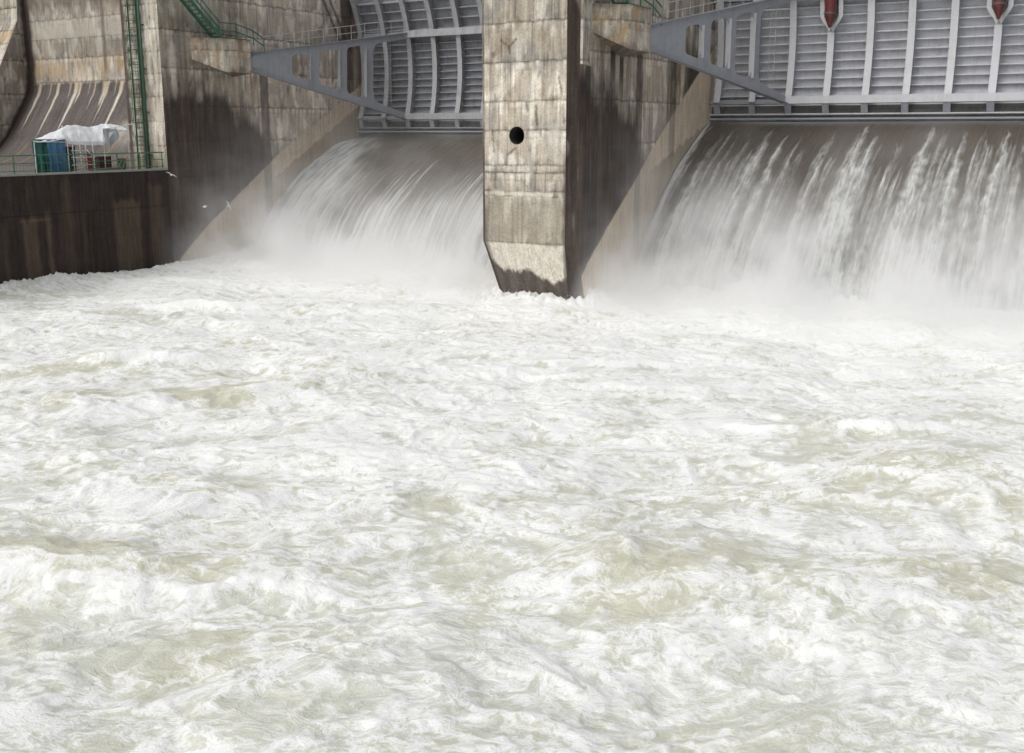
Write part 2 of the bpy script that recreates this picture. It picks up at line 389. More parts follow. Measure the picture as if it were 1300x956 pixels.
# ------------------------------------------------------------------ central pier
def edges(a,b,n): return np.linspace(a,b,n)
def build_pier():
    root=empty('dam_pier',(-29.6,YF,0),'tall pale stained concrete pier between the two spillway openings, undercut foot in the foam','pier')
    zs=np.concatenate([np.arange(-1.2,21.5,.07),np.arange(21.5,ZT+.01,.5)])
    und=np.clip(3.6-zs,0,None)
    FXl=-32.42+.13*und;FXr=-27.12-.14*und;FY=YF+.42*und
    LX=XP0+.15*und;LY=51.0+.36*und;RX=np.full_like(zs,XP1);RY=51.12+.30*und
    g=GM()
    # front face with the round drain opening
    n=84;u=np.linspace(0,1,n)
    X=FXl[None,:]*(1-u[:,None])+FXr[None,:]*u[:,None]
    Z=np.broadcast_to(zs,X.shape).copy();Y=np.broadcast_to(FY,X.shape).copy()
    cx,cz,R=-30.27,9.69,.50
    d=np.hypot(X-cx,Z-cz)
    near=(d<R+.10)&(d>1e-4)
    Xn=np.where(near,cx+(X-cx)/np.maximum(d,1e-4)*np.clip(d,R,None),X);Zn=np.where(near,cz+(Z-cz)/np.maximum(d,1e-4)*np.clip(d,R,None),Z)
    inside=d<R
    drop=(inside[:-1,:-1]&inside[1:,:-1]&inside[1:,1:]&inside[:-1,1:])
    Xm,Zm=Xn.copy(),Zn.copy()
    # relief: the lifts stand a little off each other
    C=concrete(X,Z,SEAMS,11,board=.66,tone=1.40,stream=1.35,tilt=.012)
    C=C*(1-.22*sst(13.2,14.5,Z+.5*perlin(X,Z,75)))[...,None]
    C=mixa(C,GREYC*1.05*np.array([1.,.98,.86]),sst(6.3,6.1,Z)*sst(3.5,3.8,Z)*.55)
    C=mixa(C,PALE*1.25,np.exp(-((Z-6.42+.02*(X+30))/.16)**2)*sst(-.45,.1,perlin(X*1.6,Z,77))*.85)
    C=mixa(C,PALE*1.15,sst(.15,.5,fbm(X*.6,Z*.5,3,78))*sst(13.8,13.2,Z)*sst(6,8,Z)*.5)
    # white lime patch on the foot, dark wet base under it
    lobe=2.55-.42*np.abs(np.sin((X+32.4)*1.25))-.19*(X+32.4)+.25*perlin(X*2.2,Z*0,79)+.1*perlin(X*7,Z*2,76)
    foot=sst(3.62,3.5,Z)
    pal=PALE*1.4*(1+.22*fbm(X*2.4,Z*1.2,4,80)+.12*perlin(X*9,Z*1.,81))[...,None]
    C=mixa(C,pal,foot*.9)
    wet=np.ones(X.shape+(3,))*np.array([.135,.112,.098])*(1+.3*perlin(X*2.2,Z*.3,82)+.2*perlin(X*7,Z*.5,83))[...,None]
    C=mixa(C,wet,sst(.16,-.16,Z-lobe+.12*perlin(X*5,Z*4,86)))
    C=mixa(C,wet*.8,sst(-.28,-.05,X-FXr[None,:]+.1*perlin(Z*1.3,Z*0,84))*sst(9.5,7.5,Z)*.8)
    C=mixa(C,wet,sst(.35,.05,X-FXl[None,:])*sst(7,4,Z)*.7)
    # a few dark cracks
    for (x0,z0,x1,z1) in ((-31.3,14.9,-30.8,14.55),(-30.8,14.55,-30.75,14.2),(-30.75,14.55,-30.3,14.95),(-30.3,9.0,-30.9,8.6),(-31.9,10.0,-31.8,8.8),(-29.0,11.3,-28.95,10.3),(-27.6,12.9,-27.4,11.9)):
        t=np.clip(((X-x0)*(x1-x0)+(Z-z0)*(z1-z0))/((x1-x0)**2+(z1-z0)**2),0,1)
        dd=np.hypot(X-x0-t*(x1-x0),Z-z0-t*(z1-z0))+.05*perlin(X*6,Z*6,85)
        C=mixa(C,DARK*1.5,np.exp(-(dd/.06)**2)*.75)
    g.add(np.stack([Xm,Y,Zm],-1),C,drop)
    # right chamfer
    u=np.linspace(0,1,10)[:,None]
    X=FXr*(1-u)+RX*u;Y=FY*(1-u)+RY*u;Z=np.broadcast_to(zs,X.shape)
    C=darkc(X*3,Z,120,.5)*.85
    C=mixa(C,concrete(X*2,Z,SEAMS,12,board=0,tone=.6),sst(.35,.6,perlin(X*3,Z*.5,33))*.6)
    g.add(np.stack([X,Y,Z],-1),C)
    # left chamfer
    X=LX*(1-u)+FXl*u;Y=LY*(1-u)+FY*u
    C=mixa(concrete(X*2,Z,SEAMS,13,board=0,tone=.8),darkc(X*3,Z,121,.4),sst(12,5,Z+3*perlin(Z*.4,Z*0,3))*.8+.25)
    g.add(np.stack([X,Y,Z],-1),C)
    # right side
    ys=np.concatenate([np.arange(0,21.8,.075),np.arange(21.8,31,.5)])
    Y=RY[None,:]+ys[:,None];X=np.full_like(Y,XP1);Z=np.broadcast_to(zs,Y.shape)
    g.add(np.stack([X,Y,Z],-1),side_colour(X,Y,Z,'R'))
    # left side (coarse, faces the left opening)
    zc=zs[::6];ys=np.arange(0,31,.4)
    Y=np.interp(zc,zs,LY)[None,:]+ys[:,None];X=np.broadcast_to(np.interp(zc,zs,LX),Y.shape);Z=np.broadcast_to(zc,Y.shape)
    g.add(np.stack([X,Y,Z],-1),side_colour(X,Y,Z,'L'))
    # top
    g.quad((XP0,51,ZT),(XP1,51,ZT),(XP1,82,ZT),(XP0,82,ZT),2,lambda P:np.ones(P.shape)*TAN)
    b=g.build('pier_body',M_CON,root);b.parent=root;b.location=-Vector(root.location)
    # drain opening lining
    m=MB();vs=[];n=40
    for k in range(n):
        a=2*math.pi*k/n;vs.append((cx+R*math.cos(a),YF-.004,cz+R*math.sin(a)))
    for k in range(n):
        a=2*math.pi*k/n;vs.append((cx+R*math.cos(a),YF+1.6,cz+R*math.sin(a)))
    m.add(vs,[(k,(k+1)%n,n+(k+1)%n,n+k) for k in range(n)]+[tuple(range(n,2*n))])
    o=m.build('drain_hole',M_DARKC,root);o.location=-Vector(root.location)
    # stub block of the stop-log guide beside the front edge, ending above the stain
    g=GM()
    x0,x1,y0,y1,z0,z1=XP1-.02,XP1+.16,51.15,52.0,13.5,ZT-.1
    cf=lambda P:mixa(concrete(P[...,1]*2+P[...,0],P[...,2],SEAMS,15,board=0,tone=.95),DARK*2,sst(.2,.6,perlin(P[...,1]*6,P[...,2]*.5,8))*.6)
    g.quad((x0,y0,z0),(x1,y0,z0),(x1,y0,z1),(x0,y0,z1),.08,cf);g.quad((x1,y0,z0),(x1,y1,z0),(x1,y1,z1),(x1,y0,z1),.08,cf)
    g.quad((x0,y1,z0),(x1,y1,z0),(x1,y1,z1),(x0,y1,z1),.08,cf);g.quad((x0,y0,z0),(x1,y0,z0),(x1,y1,z0),(x0,y1,z0),.08,cf)
    o=g.build('guide_block',M_CON,root,smooth=False);o.location=-Vector(root.location)
    corbel(root,XP1,52.5,16.8,15.3,14.4,31)
    return root
def corbel(root,x,y,zt,zn,zb,seed):
    """bracket that carries the gate trunnion"""
    def cf(P):
        a=P[...,0]*.8+P[...,1]*.8;z=P[...,2]
        c=concrete(a,z,[zt-.85],seed,board=0,tone=1.25,stream=1.4)
        c=mixa(c,OCH*1.1,sst(-.1,.4,fbm(a*.9,z*1.1,3,seed+2))*.55)
        c=mixa(c,PALE*1.05,sst(.2,.6,perlin(a*2.6,z*1.1,seed+4))*.6)
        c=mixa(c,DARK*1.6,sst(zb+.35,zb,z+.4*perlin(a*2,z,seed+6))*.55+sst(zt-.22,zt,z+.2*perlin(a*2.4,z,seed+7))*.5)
        return c
    W=1.62
    A,B,C,D=(x-.02,y,zt),(x+W,y+1.55,zt),(x+W,y+4.3,zt),(x-.02,y+4.6,zt)
    a,b,c,d=(x-.02,y+.02,zn),(x+W,y+1.55,zb),(x+W,y+4.3,zb),(x-.02,y+4.6,zb)
    g=GM()
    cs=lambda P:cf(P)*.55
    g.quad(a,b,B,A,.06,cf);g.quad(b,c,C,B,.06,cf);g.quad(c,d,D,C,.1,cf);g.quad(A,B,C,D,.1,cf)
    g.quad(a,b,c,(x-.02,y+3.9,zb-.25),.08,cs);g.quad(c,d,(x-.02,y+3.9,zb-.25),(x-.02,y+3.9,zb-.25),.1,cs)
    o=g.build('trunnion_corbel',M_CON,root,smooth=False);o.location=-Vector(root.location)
def mat_plainconc(name,c):
    m,nt,b=newmat(name);v=mapped(nt);n=noise(nt,v,3,5,.6)
    nt.links.new(mixc(nt,n,tuple(x*.7 for x in c),tuple(x*1.3 for x in c)),b.inputs['Base Color']);b.inputs['Roughness'].default_value=.9
    return m
M_DARKC=mat_plainconc('dark_wet_concrete',(.05,.045,.042))
M_KERB=mat_plainconc('pale_kerb_concrete',(.27,.27,.25))
build_pier()

# ------------------------------------------------------------------ left pier (its right flank is the wall of the left opening)
def build_left_pier():
    root=empty('dam_pier',(-61.2,YF,7),'weathered concrete pier left of the spillway, narrow lit front behind the green caged ladder','pier')
    g=GM()
    ys=np.concatenate([np.arange(YF,74,.085),np.arange(74,82,.5)]);zs=np.concatenate([np.arange(-1.2,21.8,.085),[22.5,ZT]])
    Y,Z=np.meshgrid(ys,zs,indexing='ij');X=np.full_like(Y,XL)
    g.add(np.stack([X,Y,Z],-1),side_colour(X,Y,Z,'L'))
    # front, towards the platform
    def cf(P):
        x,z=P[...,0],P[...,2]
        c=concrete(x*1.3,z,[20.6,18.6,16.9,15.4,13.9,12.3,10.6,8.9],41,board=0,tone=1.25)
        c=mixa(c,PALE*1.2,sst(-60.9,-60.5,x)*sst(-.2,.4,perlin(x*3,z*.5,42)+.15)*.6)
        c=mixa(c,DARK*1.2,sst(-61.75,-61.45,x+.12*perlin(z*1.2,z*0,43))*sst(-60.85,-61.1,x+.15*perlin(z*1.5,z*0,44))*.92)
        c=mixa(c,DARK*1.2,sst(-62.6,-62.85,x+.1*perlin(z*1.2,z*0,45))*.9)
        c=mixa(c,DARK*1.8,sst(.15,.5,perlin(x*2.2,z*1.8,46))*sst(-61.2,-61.6,x)*.7)
        c=mixa(c,np.array([.22,.23,.13]),sst(9,7.3,z)*.4)
        return c
    xl=-63.1
    g.quad((xl,YF,-1.2),(XL,YF,-1.2),(XL,YF,ZT),(xl,YF,ZT),.06,cf)
    g.quad((xl,YF,-1.2),(xl,58.5,-1.2),(xl,58.5,ZT),(xl,YF,ZT),.4,lambda P:np.ones(P.shape)*DARK*2)
    g.quad((xl,YF,ZT),(XL,YF,ZT),(XL,82,ZT),(xl,82,ZT),2,lambda P:np.ones(P.shape)*TAN)
    o=g.build('pier_body',M_CON,root,smooth=False);o.location=-Vector(root.location)
    corbel(root,XL,53.5,16.52,15.0,14.15,51)
build_left_pier()

# dry bay left of it: curved spillway face, running out to the platform
def build_dry_bay():
    prof=[(57.0,ZT),(57.0,20),(57.0,17),(57.0,15),(56.97,14.2),(56.72,13.1),(56.12,12.1),(55.55,11.2),(55.0,10.35),(54.3,9.3),(53.5,8.45),(52.6,7.8),(51.6,7.4),(50.4,7.22),(50.0,7.21)]
    pr=np.array(prof);L=np.concatenate([[0],np.cumsum(np.hypot(*np.diff(pr,axis=0).T))])
    l=np.arange(0,L[-1],.08);Yp=np.interp(l,L,pr[:,0]);Zp=np.interp(l,L,pr[:,1])
    k=np.ones(9)/9;Ys=np.convolve(np.pad(Yp,4,'edge'),k,'valid');Zs_=np.convolve(np.pad(Zp,4,'edge'),k,'valid')
    xs=np.arange(-83.3,-63.0,.085)
    X=np.broadcast_to(xs[:,None],(len(xs),len(l)));Y=np.broadcast_to(Ys,X.shape);Z=np.broadcast_to(Zs_,X.shape);S=np.broadcast_to(l,X.shape)
    c=concrete(X,Z,[21.6,19.05,17.5,15.9,13.95],61,board=0,tone=1.12)
    c=mixa(c,OCH*1.35,np.exp(-((Z-15.1)/.8)**2)*sst(.0,.6,perlin(X*1.4,Z*.3,62)+.2)*.6)
    c=mixa(c,PALE*1.1,sst(17.4,17.6,Z)*sst(20,18,Z)*.5)
    # the curved lower part is dark grey with ochre lime runs
    low=sst(14.05,13.75,Z+.15*perlin(X*2,Z*0,63))
    g2=np.ones(X.shape+(3,))*np.array([.135,.118,.110])*(1+.18*fbm(X*.7,S*.6,4,64)+.22*perlin(X*4,S*.25,65)+.14*perlin(X*10,S*.4,66))[...,None]
    c=mixa(c,g2,low)
    s0=np.interp(13.9,Zs_[::-1],l[::-1])
    t=S-s0
    for xc,ln,w,am in ((-81.8,5.2,.30,.8),(-80.3,2.0,.14,.5),(-79.3,6.0,.26,.85),(-77.7,1.6,.2,.45),(-76.9,5.6,.36,.95),(-76.4,2.2,.25,.9),(-75.2,1.3,.12,.5),(-74.5,3.0,.16,.6),(-73.2,2.6,.5,.8),(-72.9,4.6,.16,.7),(-71.2,6.6,.30,1.0),(-71.9,1.5,.12,.5)):
        ww=w*np.clip(1-np.clip(t,0,None)/ln,0,1)+.03
        d=np.abs(X-xc+.03*t-.05*perlin(S*1.3,S*0,67))
        m=sst(1.0,.35,d/ww)*sst(-.1,.1,t)*sst(ln,ln*.6,t)
        oc=mixa(np.ones(X.shape+(3,))*PALE*1.15,OCH*1.3,sst(1.6,.2,t)*.5+.25*perlin(X*6,S,68))
        c=mixa(c,oc,m*am)
    for xc in (-84.5,-80.0,-77.8,-69,-66.5):
        m=sst(.25,.08,np.abs(X-xc+.5*(Z-8)*.0))*sst(9.2,8.7,Z);c=mixa(c,OCH*.9,m*.4)
    # pale splash patch low on the right
    m=np.exp(-(((X+68.2)/1.7)**2+((Z-9.9)/1.0)**2))*(.6+.5*perlin(X*1.5,Z*1.5,69));c=mixa(c,PALE,m*.9)
    # vertical dark leak, dark stain strip at the side wall joint
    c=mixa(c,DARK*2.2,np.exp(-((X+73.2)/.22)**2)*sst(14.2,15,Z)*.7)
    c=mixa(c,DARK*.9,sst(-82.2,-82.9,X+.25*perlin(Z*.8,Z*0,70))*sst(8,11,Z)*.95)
    c=mixa(c,DARK*1.5,sst(24,21,Z)*0+sst(19.6,20.4,Z+.5*perlin(X*2,Z,71))*.6)
    g=GM();g.add(np.stack([X,Y,Z],-1),c)
    g.quad((-83.3,57,ZT),(-63,57,ZT),(-63,75,ZT),(-83.3,75,ZT),3,lambda P:np.ones(P.shape)*TAN)
    tag(g.build('dry_spillway',M_CON),'curved dry concrete spillway face with ochre lime streaks behind the white tarpaulin','dam face')
    # pier at the far left with a battered front
    g=GM()
    zs=np.arange(6.8,ZT,.09)
    yf=np.interp(zs,[6.8,15.2,19.2,20.8,ZT],[49.9,54.24,56.25,56.35,56.4])
    yb=np.interp(zs,Zs_[::-1],Ys[::-1])+.3
    u=np.linspace(0,1,60)[:,None]
    Y=yf*(1-u)+np.maximum(yb,yf+.02)*u;Z=np.broadcast_to(zs,Y.shape);X=np.full_like(Y,-83.26)
    cc=concrete(Y*1.2,Z,[18,15.8,13,10.4],91,board=0,tone=.95,base=GREYC*1.15)
    edge=np.maximum(yb,yf+.02)-.3-Y
    cc=mixa(cc,DARK,sst(.55,.2,edge+.12*perlin(Z*1.5,Z*0,92))*.95)
    g.add(np.stack([X,Y,Z],-1),cc)
    xs=np.arange(-88,-83.2,.12);X=np.broadcast_to(xs[:,None],(len(xs),len(zs)));Y=np.broadcast_to(yf,X.shape);Z=np.broadcast_to(zs,X.shape)
    cc=concrete(X,Z,[20.2,18.3,17.2,15.8,13],93,board=0,tone=1.1)
    cc=mixa(cc,OCH*1.3,np.exp(-((Z-17.8)/.5)**2)*.6)
    g.add(np.stack([X,Y,Z],-1),cc)
    g.quad((-88,56.4,ZT),(-83.26,56.4,ZT),(-83.26,66,ZT),(-88,66,ZT),2,lambda P:np.ones(P.shape)*TAN)
    tag(g.build('dam_pier',M_CON,smooth=False),'grey concrete pier with sloping edge at the far left, beside a black joint','pier')
build_dry_bay()

# platform: retaining wall, floor, kerb
def build_platform():
    g=GM()
    def cf(P):
        y,z=P[...,1],P[...,2]
        c=darkc(y,z,131,.22)*.62
        for y0,y1,zt,a in ((39.1,40.1,4.6,.8),(40.7,41.0,4.9,.9),(45.9,48.0,5.3,.75),(48.9,50.0,6.2,.6),(42.0,42.7,6.9,.35),(43.4,43.6,4.8,.4),(37.6,38.0,4.4,.3)):
            m=sst(y0-.15,y0+.1,y+.1*perlin(z*1.4,z*0,132))*sst(y1+.15,y1-.1,y+.1*perlin(z*1.1,z*0+3,133))*sst(zt+.15,zt-.2,z+.5*perlin(y*2.5,z*0,134))
            c=mixa(c,BROWN*1.0*(1+.3*perlin(y*5,z*.6,135))[...,None],m*a*.75)
        d=np.abs(z-4.72-.05*perlin(y,y*0,136));c=c*(1-.4*np.exp(-(d/.05)**2))[...,None]
        c=mixa(c,OCH*.6,np.exp(-((z-4.4)/.08)**2)*sst(38.8,39,y)*sst(41.2,40.9,y)*.3)
        c=mixa(c,DARK*.45,sst(50.35,50.5,y)*.9)
        return c
    g.quad((XL,18,-1.5),(XL,YF,-1.5),(XL,YF,7.2),(XL,18,7.2),.085,cf)
    root=empty('retaining_wall',(XL,35,0),'near-black algae stained retaining wall rising from the foam under the platform','wall')
    o=g.build('wall_body',M_CON,root,smooth=False);o.location=-Vector(root.location)
    m=MB();m.box(XL-.32,XL+.03,18,YF-.01,7.2,7.34)
    o=m.build('kerb',M_KERB,root,bevel=.02);o.location=-Vector(root.location)
    m=MB();m.box(-95,XL-.34,18,50.2,6.6,7.21);m.box(-63.1,XL-.34,50.2,YF-.01,6.6,7.21)
    tag(m.build('platform_floor',mat_plainconc('brown_floor_concrete',(.14,.125,.11))),kind='structure')
build_platform()

# ------------------------------------------------------------------ spillway steel gates
M_SLIME_SHADE=mat_paint('slime_and_shade_paint',(.10,.098,.09),.5,(.05,.04,.03),.8)
def build_gate(xw,Yc,Zc,a_low,label,forks,top,M_GATE,M_RIB):
    """tainter gate seen from downstream; xw = x of its left wall"""
    root=empty('spillway_gate',(xw+BAY/2,Yc,Zc),label,'gate','steel spillway gates')
    off=-Vector(root.location)
    def P(x,R,a): return (x,Yc+R*math.cos(rad(a)),Zc+R*math.sin(rad(a)))
    x0,x1=xw+.12,xw+BAY-.12
    ab=a_low-5.2;at=a_low+top
    def place(o): o.location=off;return o
    # curved skin plate
    m=MB();n=60
    for i in range(n):
        a=ab+(at-ab)*i/n;b=ab+(at-ab)*(i+1)/n
        m.hexa([P(x0,13.9,a),P(x1,13.9,a),P(x1,13.95,a),P(x0,13.95,a),P(x0,13.9,b),P(x1,13.9,b),P(x1,13.95,b),P(x0,13.95,b)])
    place(m.build('skin_plate',M_GATE,root))
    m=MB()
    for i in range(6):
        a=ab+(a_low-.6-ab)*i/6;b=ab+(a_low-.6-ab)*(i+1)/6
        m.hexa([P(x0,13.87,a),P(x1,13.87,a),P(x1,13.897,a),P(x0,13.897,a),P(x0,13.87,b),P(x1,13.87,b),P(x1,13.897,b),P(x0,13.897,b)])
    place(m.build('shade_slime_strip',M_SLIME_SHADE,root))  # dark strip over the skin: girder shade painted in, together with slime
    # horizontal stiffeners: shelf with a lip
    a=a_low+2.0;first=True
    angs=[]
    while a<at-1:
        angs.append(a);a+=2.43 if a<a_low+29 else 3.3
    for a in angs+[a_low-3.4]:
        m=MB()
        def bar(r0,r1,z0,z1):
            c,s=math.cos(rad(a)),math.sin(rad(a))
            pts=[]
            for x in (x0+.02,x1-.02):
                for (r,z) in ((r0,z0),(r1,z0),(r1,z1),(r0,z1)): pts.append((x,Yc+r*c,Zc+r*s+z))
            m.hexa(pts)
        bar(13.56,13.9,-.02,.02);bar(13.54,13.565,-.06,.025)
        place(m.build('stiffener',M_GATE,root))
    # ribs
    xs=[xw+13.3+(k-5)*2.52 for k in range(11)]
    for k,x in enumerate(xs):
        m=MB();fk=k in forks
        st=[a_low-.3+i*1.5 for i in range(int((at-a_low)/1.5)+1)]
        fa=math.degrees(math.asin((16.45-Zc)/13.1)) if fk else 999
        def offs(a):   # the fork opens round the hoist cylinder
            if a<fa: return [0]
            o=min(1,(a-fa)/3.4)*.60;return [-o,o]
        for i in range(len(st)-1):
            a,b=st[i],st[i+1]
            oa,ob=offs(a),offs(b)
            if len(ob)>len(oa): oa=[0,0]
            w=.22 if len(oa)==1 else .14
            for p,q in zip(oa,ob):
                m.hexa([P(x+p-w,13.08,a),P(x+p+w,13.08,a),P(x+p+w,13.14,a),P(x+p-w,13.14,a),P(x+q-w,13.08,b),P(x+q+w,13.08,b),P(x+q+w,13.14,b),P(x+q-w,13.14,b)])
                m.hexa([P(x+p-.02,13.14,a),P(x+p+.02,13.14,a),P(x+p+.02,13.9,a),P(x+p-.02,13.9,a),P(x+q-.02,13.14,b),P(x+q+.02,13.14,b),P(x+q+.02,13.9,b),P(x+q-.02,13.9,b)])
        place(m.build('rib',M_RIB,root))
        # tapering foot below the lower girder
        m=MB()
        for w,ra,rb,ra2,rb2 in ((.22,13.12,13.2,13.58,13.64),(.02,13.2,13.9,13.64,13.9)):
            a,b=a_low-1.05,a_low-3.6
            m.hexa([P(x-w,ra,a),P(x+w,ra,a),P(x+w,rb,a),P(x-w,rb,a),P(x-w,ra2,b),P(x+w,ra2,b),P(x+w,rb2,b),P(x-w,rb2,b)])
        place(m.build('rib_foot',M_ARM,root))
    # girders
    for a,h in ((a_low,.50),(a_low+30,.55)):
        for (r0,r1,xa,xb,mt,nm) in ((13.3,13.5,x0+.05,x1-.05,M_ARM,'girder_box'),(12.98,13.06,xw+5.4,xw+BAY-5.4,M_RIB,'girder')):
            m=MB();c,s=math.cos(rad(a)),math.sin(rad(a));hh=h/2 if nm=='girder' else h*.3
            pts=[]
            for x in (xa,xb):
                for (r,z) in ((r0,-hh),(r1,-hh),(r1,hh),(r0,hh)): pts.append((x,Yc+r*c-z*s*0,Zc+r*s+z))
            m.hexa(pts);place(m.build(nm,mt,root,bevel=.01))
    # bottom edge beam and seal
    m=MB();c,s=math.cos(rad(ab+.25)),math.sin(rad(ab+.25));pts=[]
    for x in (x0+.03,x1-.03):
        for (r,z) in ((13.5,-.05),(13.89,-.05),(13.89,.06),(13.5,.06)): pts.append((x,Yc+r*c,Zc+r*s+z))
    m.hexa(pts)
    place(m.build('bottom_beam',M_ARM,root))
    # arms
    for side in (1,-1):
        xa=xw+1.5 if side==1 else xw+BAY-1.5
        xe=xw+5.6 if side==1 else xw+BAY-5.6
        T=Vector((xa,Yc,Zc));El=Vector(P(xe,13.02,a_low));Eu=Vector(P(xe,13.02,a_low+30))
        M=(El+Eu)/2;e1=(M-T);L=e1.length;e1.normalize();e2=(Eu-El).normalized();e3=e1.cross(e2)
        Mx=Matrix(((e1.x,e2.x,e3.x,T.x),(e1.y,e2.y,e3.y,T.y),(e1.z,e2.z,e3.z,T.z),(0,0,0,1)))
        hw=lambda s:.74+.205*s
        out=[(-1.0,-.72),(-.2,-.80),(L,-hw(L)-.1),(L,-hw(L)+.35),(10.55,-hw(10.55)+.5),(10.2,-hw(10.2)+.62),(10.05,-hw(10)+.95),(10.0,-hw(10)+1.4),(10.0,hw(10)-1.4),(10.05,hw(10)-.95),(10.2,hw(10.2)-.62),(10.55,hw(10.55)-.5),(L,hw(L)-.45),(L,hw(L)),(-.2,.80),(-1.0,.72)]
        holes=[]
        for s0,s1 in ((2.55,4.1),(4.95,6.75),(7.5,9.25)):
            r=.42;i=lambda s:hw(s)-.50
            pts=[]
            for (sx,sy,dx,dy) in ((s0,-1,1,1),(s1,-1,-1,1),(s1,1,-1,-1),(s0,1,1,-1)):
                cxx=sx+dx*r;cyy=sy*i(cxx)+dy*r
                ang0={(1,1):180,(-1,1):270,(-1,-1):0,(1,-1):90}[(dx,dy)]
                for k in range(6):
                    t=rad(ang0+18*k);pts.append((cxx+r*math.cos(t),cyy+r*math.sin(t)))
            holes.append(pts)
        arm=plate('arm',out,holes,.05,Mx,M_ARM,root);place(arm)
        def W(s,t,n=0): return T+e1*s+e2*t+e3*n
        fl=MB()
        fl.beam(W(-.9,.66),W(L,hw(L)+.02),.5,.05,up=e2);fl.beam(W(-.2,-.82),W(L,-hw(L)-.12),.5,.05,up=e2)
        fl.build('flange',M_ARM,arm)
        for s0 in (4.1,6.75,9.25):
            f=MB();i=hw(s0)-.62
            f.beam(W(s0+.015,-i),W(s0+.015,i),.40,.04,up=e1);f.build('post_flange',M_RIB,arm)
        hub=MB();hub.tube([W(-.55,0,-.16),W(-.55,0,.16)],.5,24);hub.build('trunnion_hub',M_ARM,arm)
        # handrail along the top chord
        r=MB();s=.1
        rails=[]
        posts=[.15+1.28*i for i in range(int((L+.3)/1.28)+1)]
        up=Vector((0,0,1))
        for q in posts:
            b=W(q,hw(q)+.04,.18*side);r.tube([b,b+up*1.1],.026,6)
        for h in (.55,1.1):
            r.tube([W(posts[0],hw(posts[0])+.04,.18*side)+up*h,W(posts[-1],hw(posts[-1])+.04,.18*side)+up*h],.028,6)
        r.build('handrail',M_RAIL,arm)
    # thin service ladder hanging beside the arm
    m=MB();X=xw+4.75
    for dx in (0,.36): m.tube([(X+dx,Yc+11.2,Zc+2.6),(X+dx,Yc+11.2,Zc-2.9)],.02,6)
    for i in range(18): m.tube([(X,Yc+11.2,Zc+2.5-.3*i),(X+.36,Yc+11.2,Zc+2.5-.3*i)],.012,5)
    place(m.build('service_ladder',M_RAIL,root))
    return root
build_gate(XP1,58.0,15.3,-14.8,'large pale grey steel gate on the right with two red hoist cylinders',(3,7),46,M_GATE,M_RIB)
build_gate(XL,59.0,15.0,-17.4,'shaded grey curved steel gate left of the concrete pier, fully behind the misty left fall',(),45,mat_paint('shaded_grey_gate_paint',(.31,.32,.35),.55,(.12,.11,.10),.6),mat_paint('shaded_rib_paint',(.40,.41,.43),.55,(.18,.16,.14),.5))  # darker copies of the gate paints carry the enclosed bay's shade

def hoist(x,label):
    root=empty('hoist_cylinder',(x,70.55,16.5),label,'cylinder','red hoist cylinders on the right gate')
    m=MB()
    m.tube([(0,0,.75),(0,-.05,4.2),(0,-.1,9)],.36,24,radii=[.36,.36,.36]);m.build('barrel',M_RED,root,smooth=False)
    m=MB();m.tube([(0,0,.05),(0,0,.30),(0,0,.74)],.3,24,radii=[.07,.16,.34]);m.build('lower_cone',M_RED,root)
    m=MB();m.tube([(0,0,.9),(0,0,1.02)],.40,24);m.build('collar',M_STEEL,root)
    return root
hoist(XP1+13.3-2*2.52,'dark red hoist cylinder in the fork left of centre on the right gate')
hoist(XP1+13.3+2*2.52,'dark red hoist cylinder in the fork nearest the right edge of the photo')

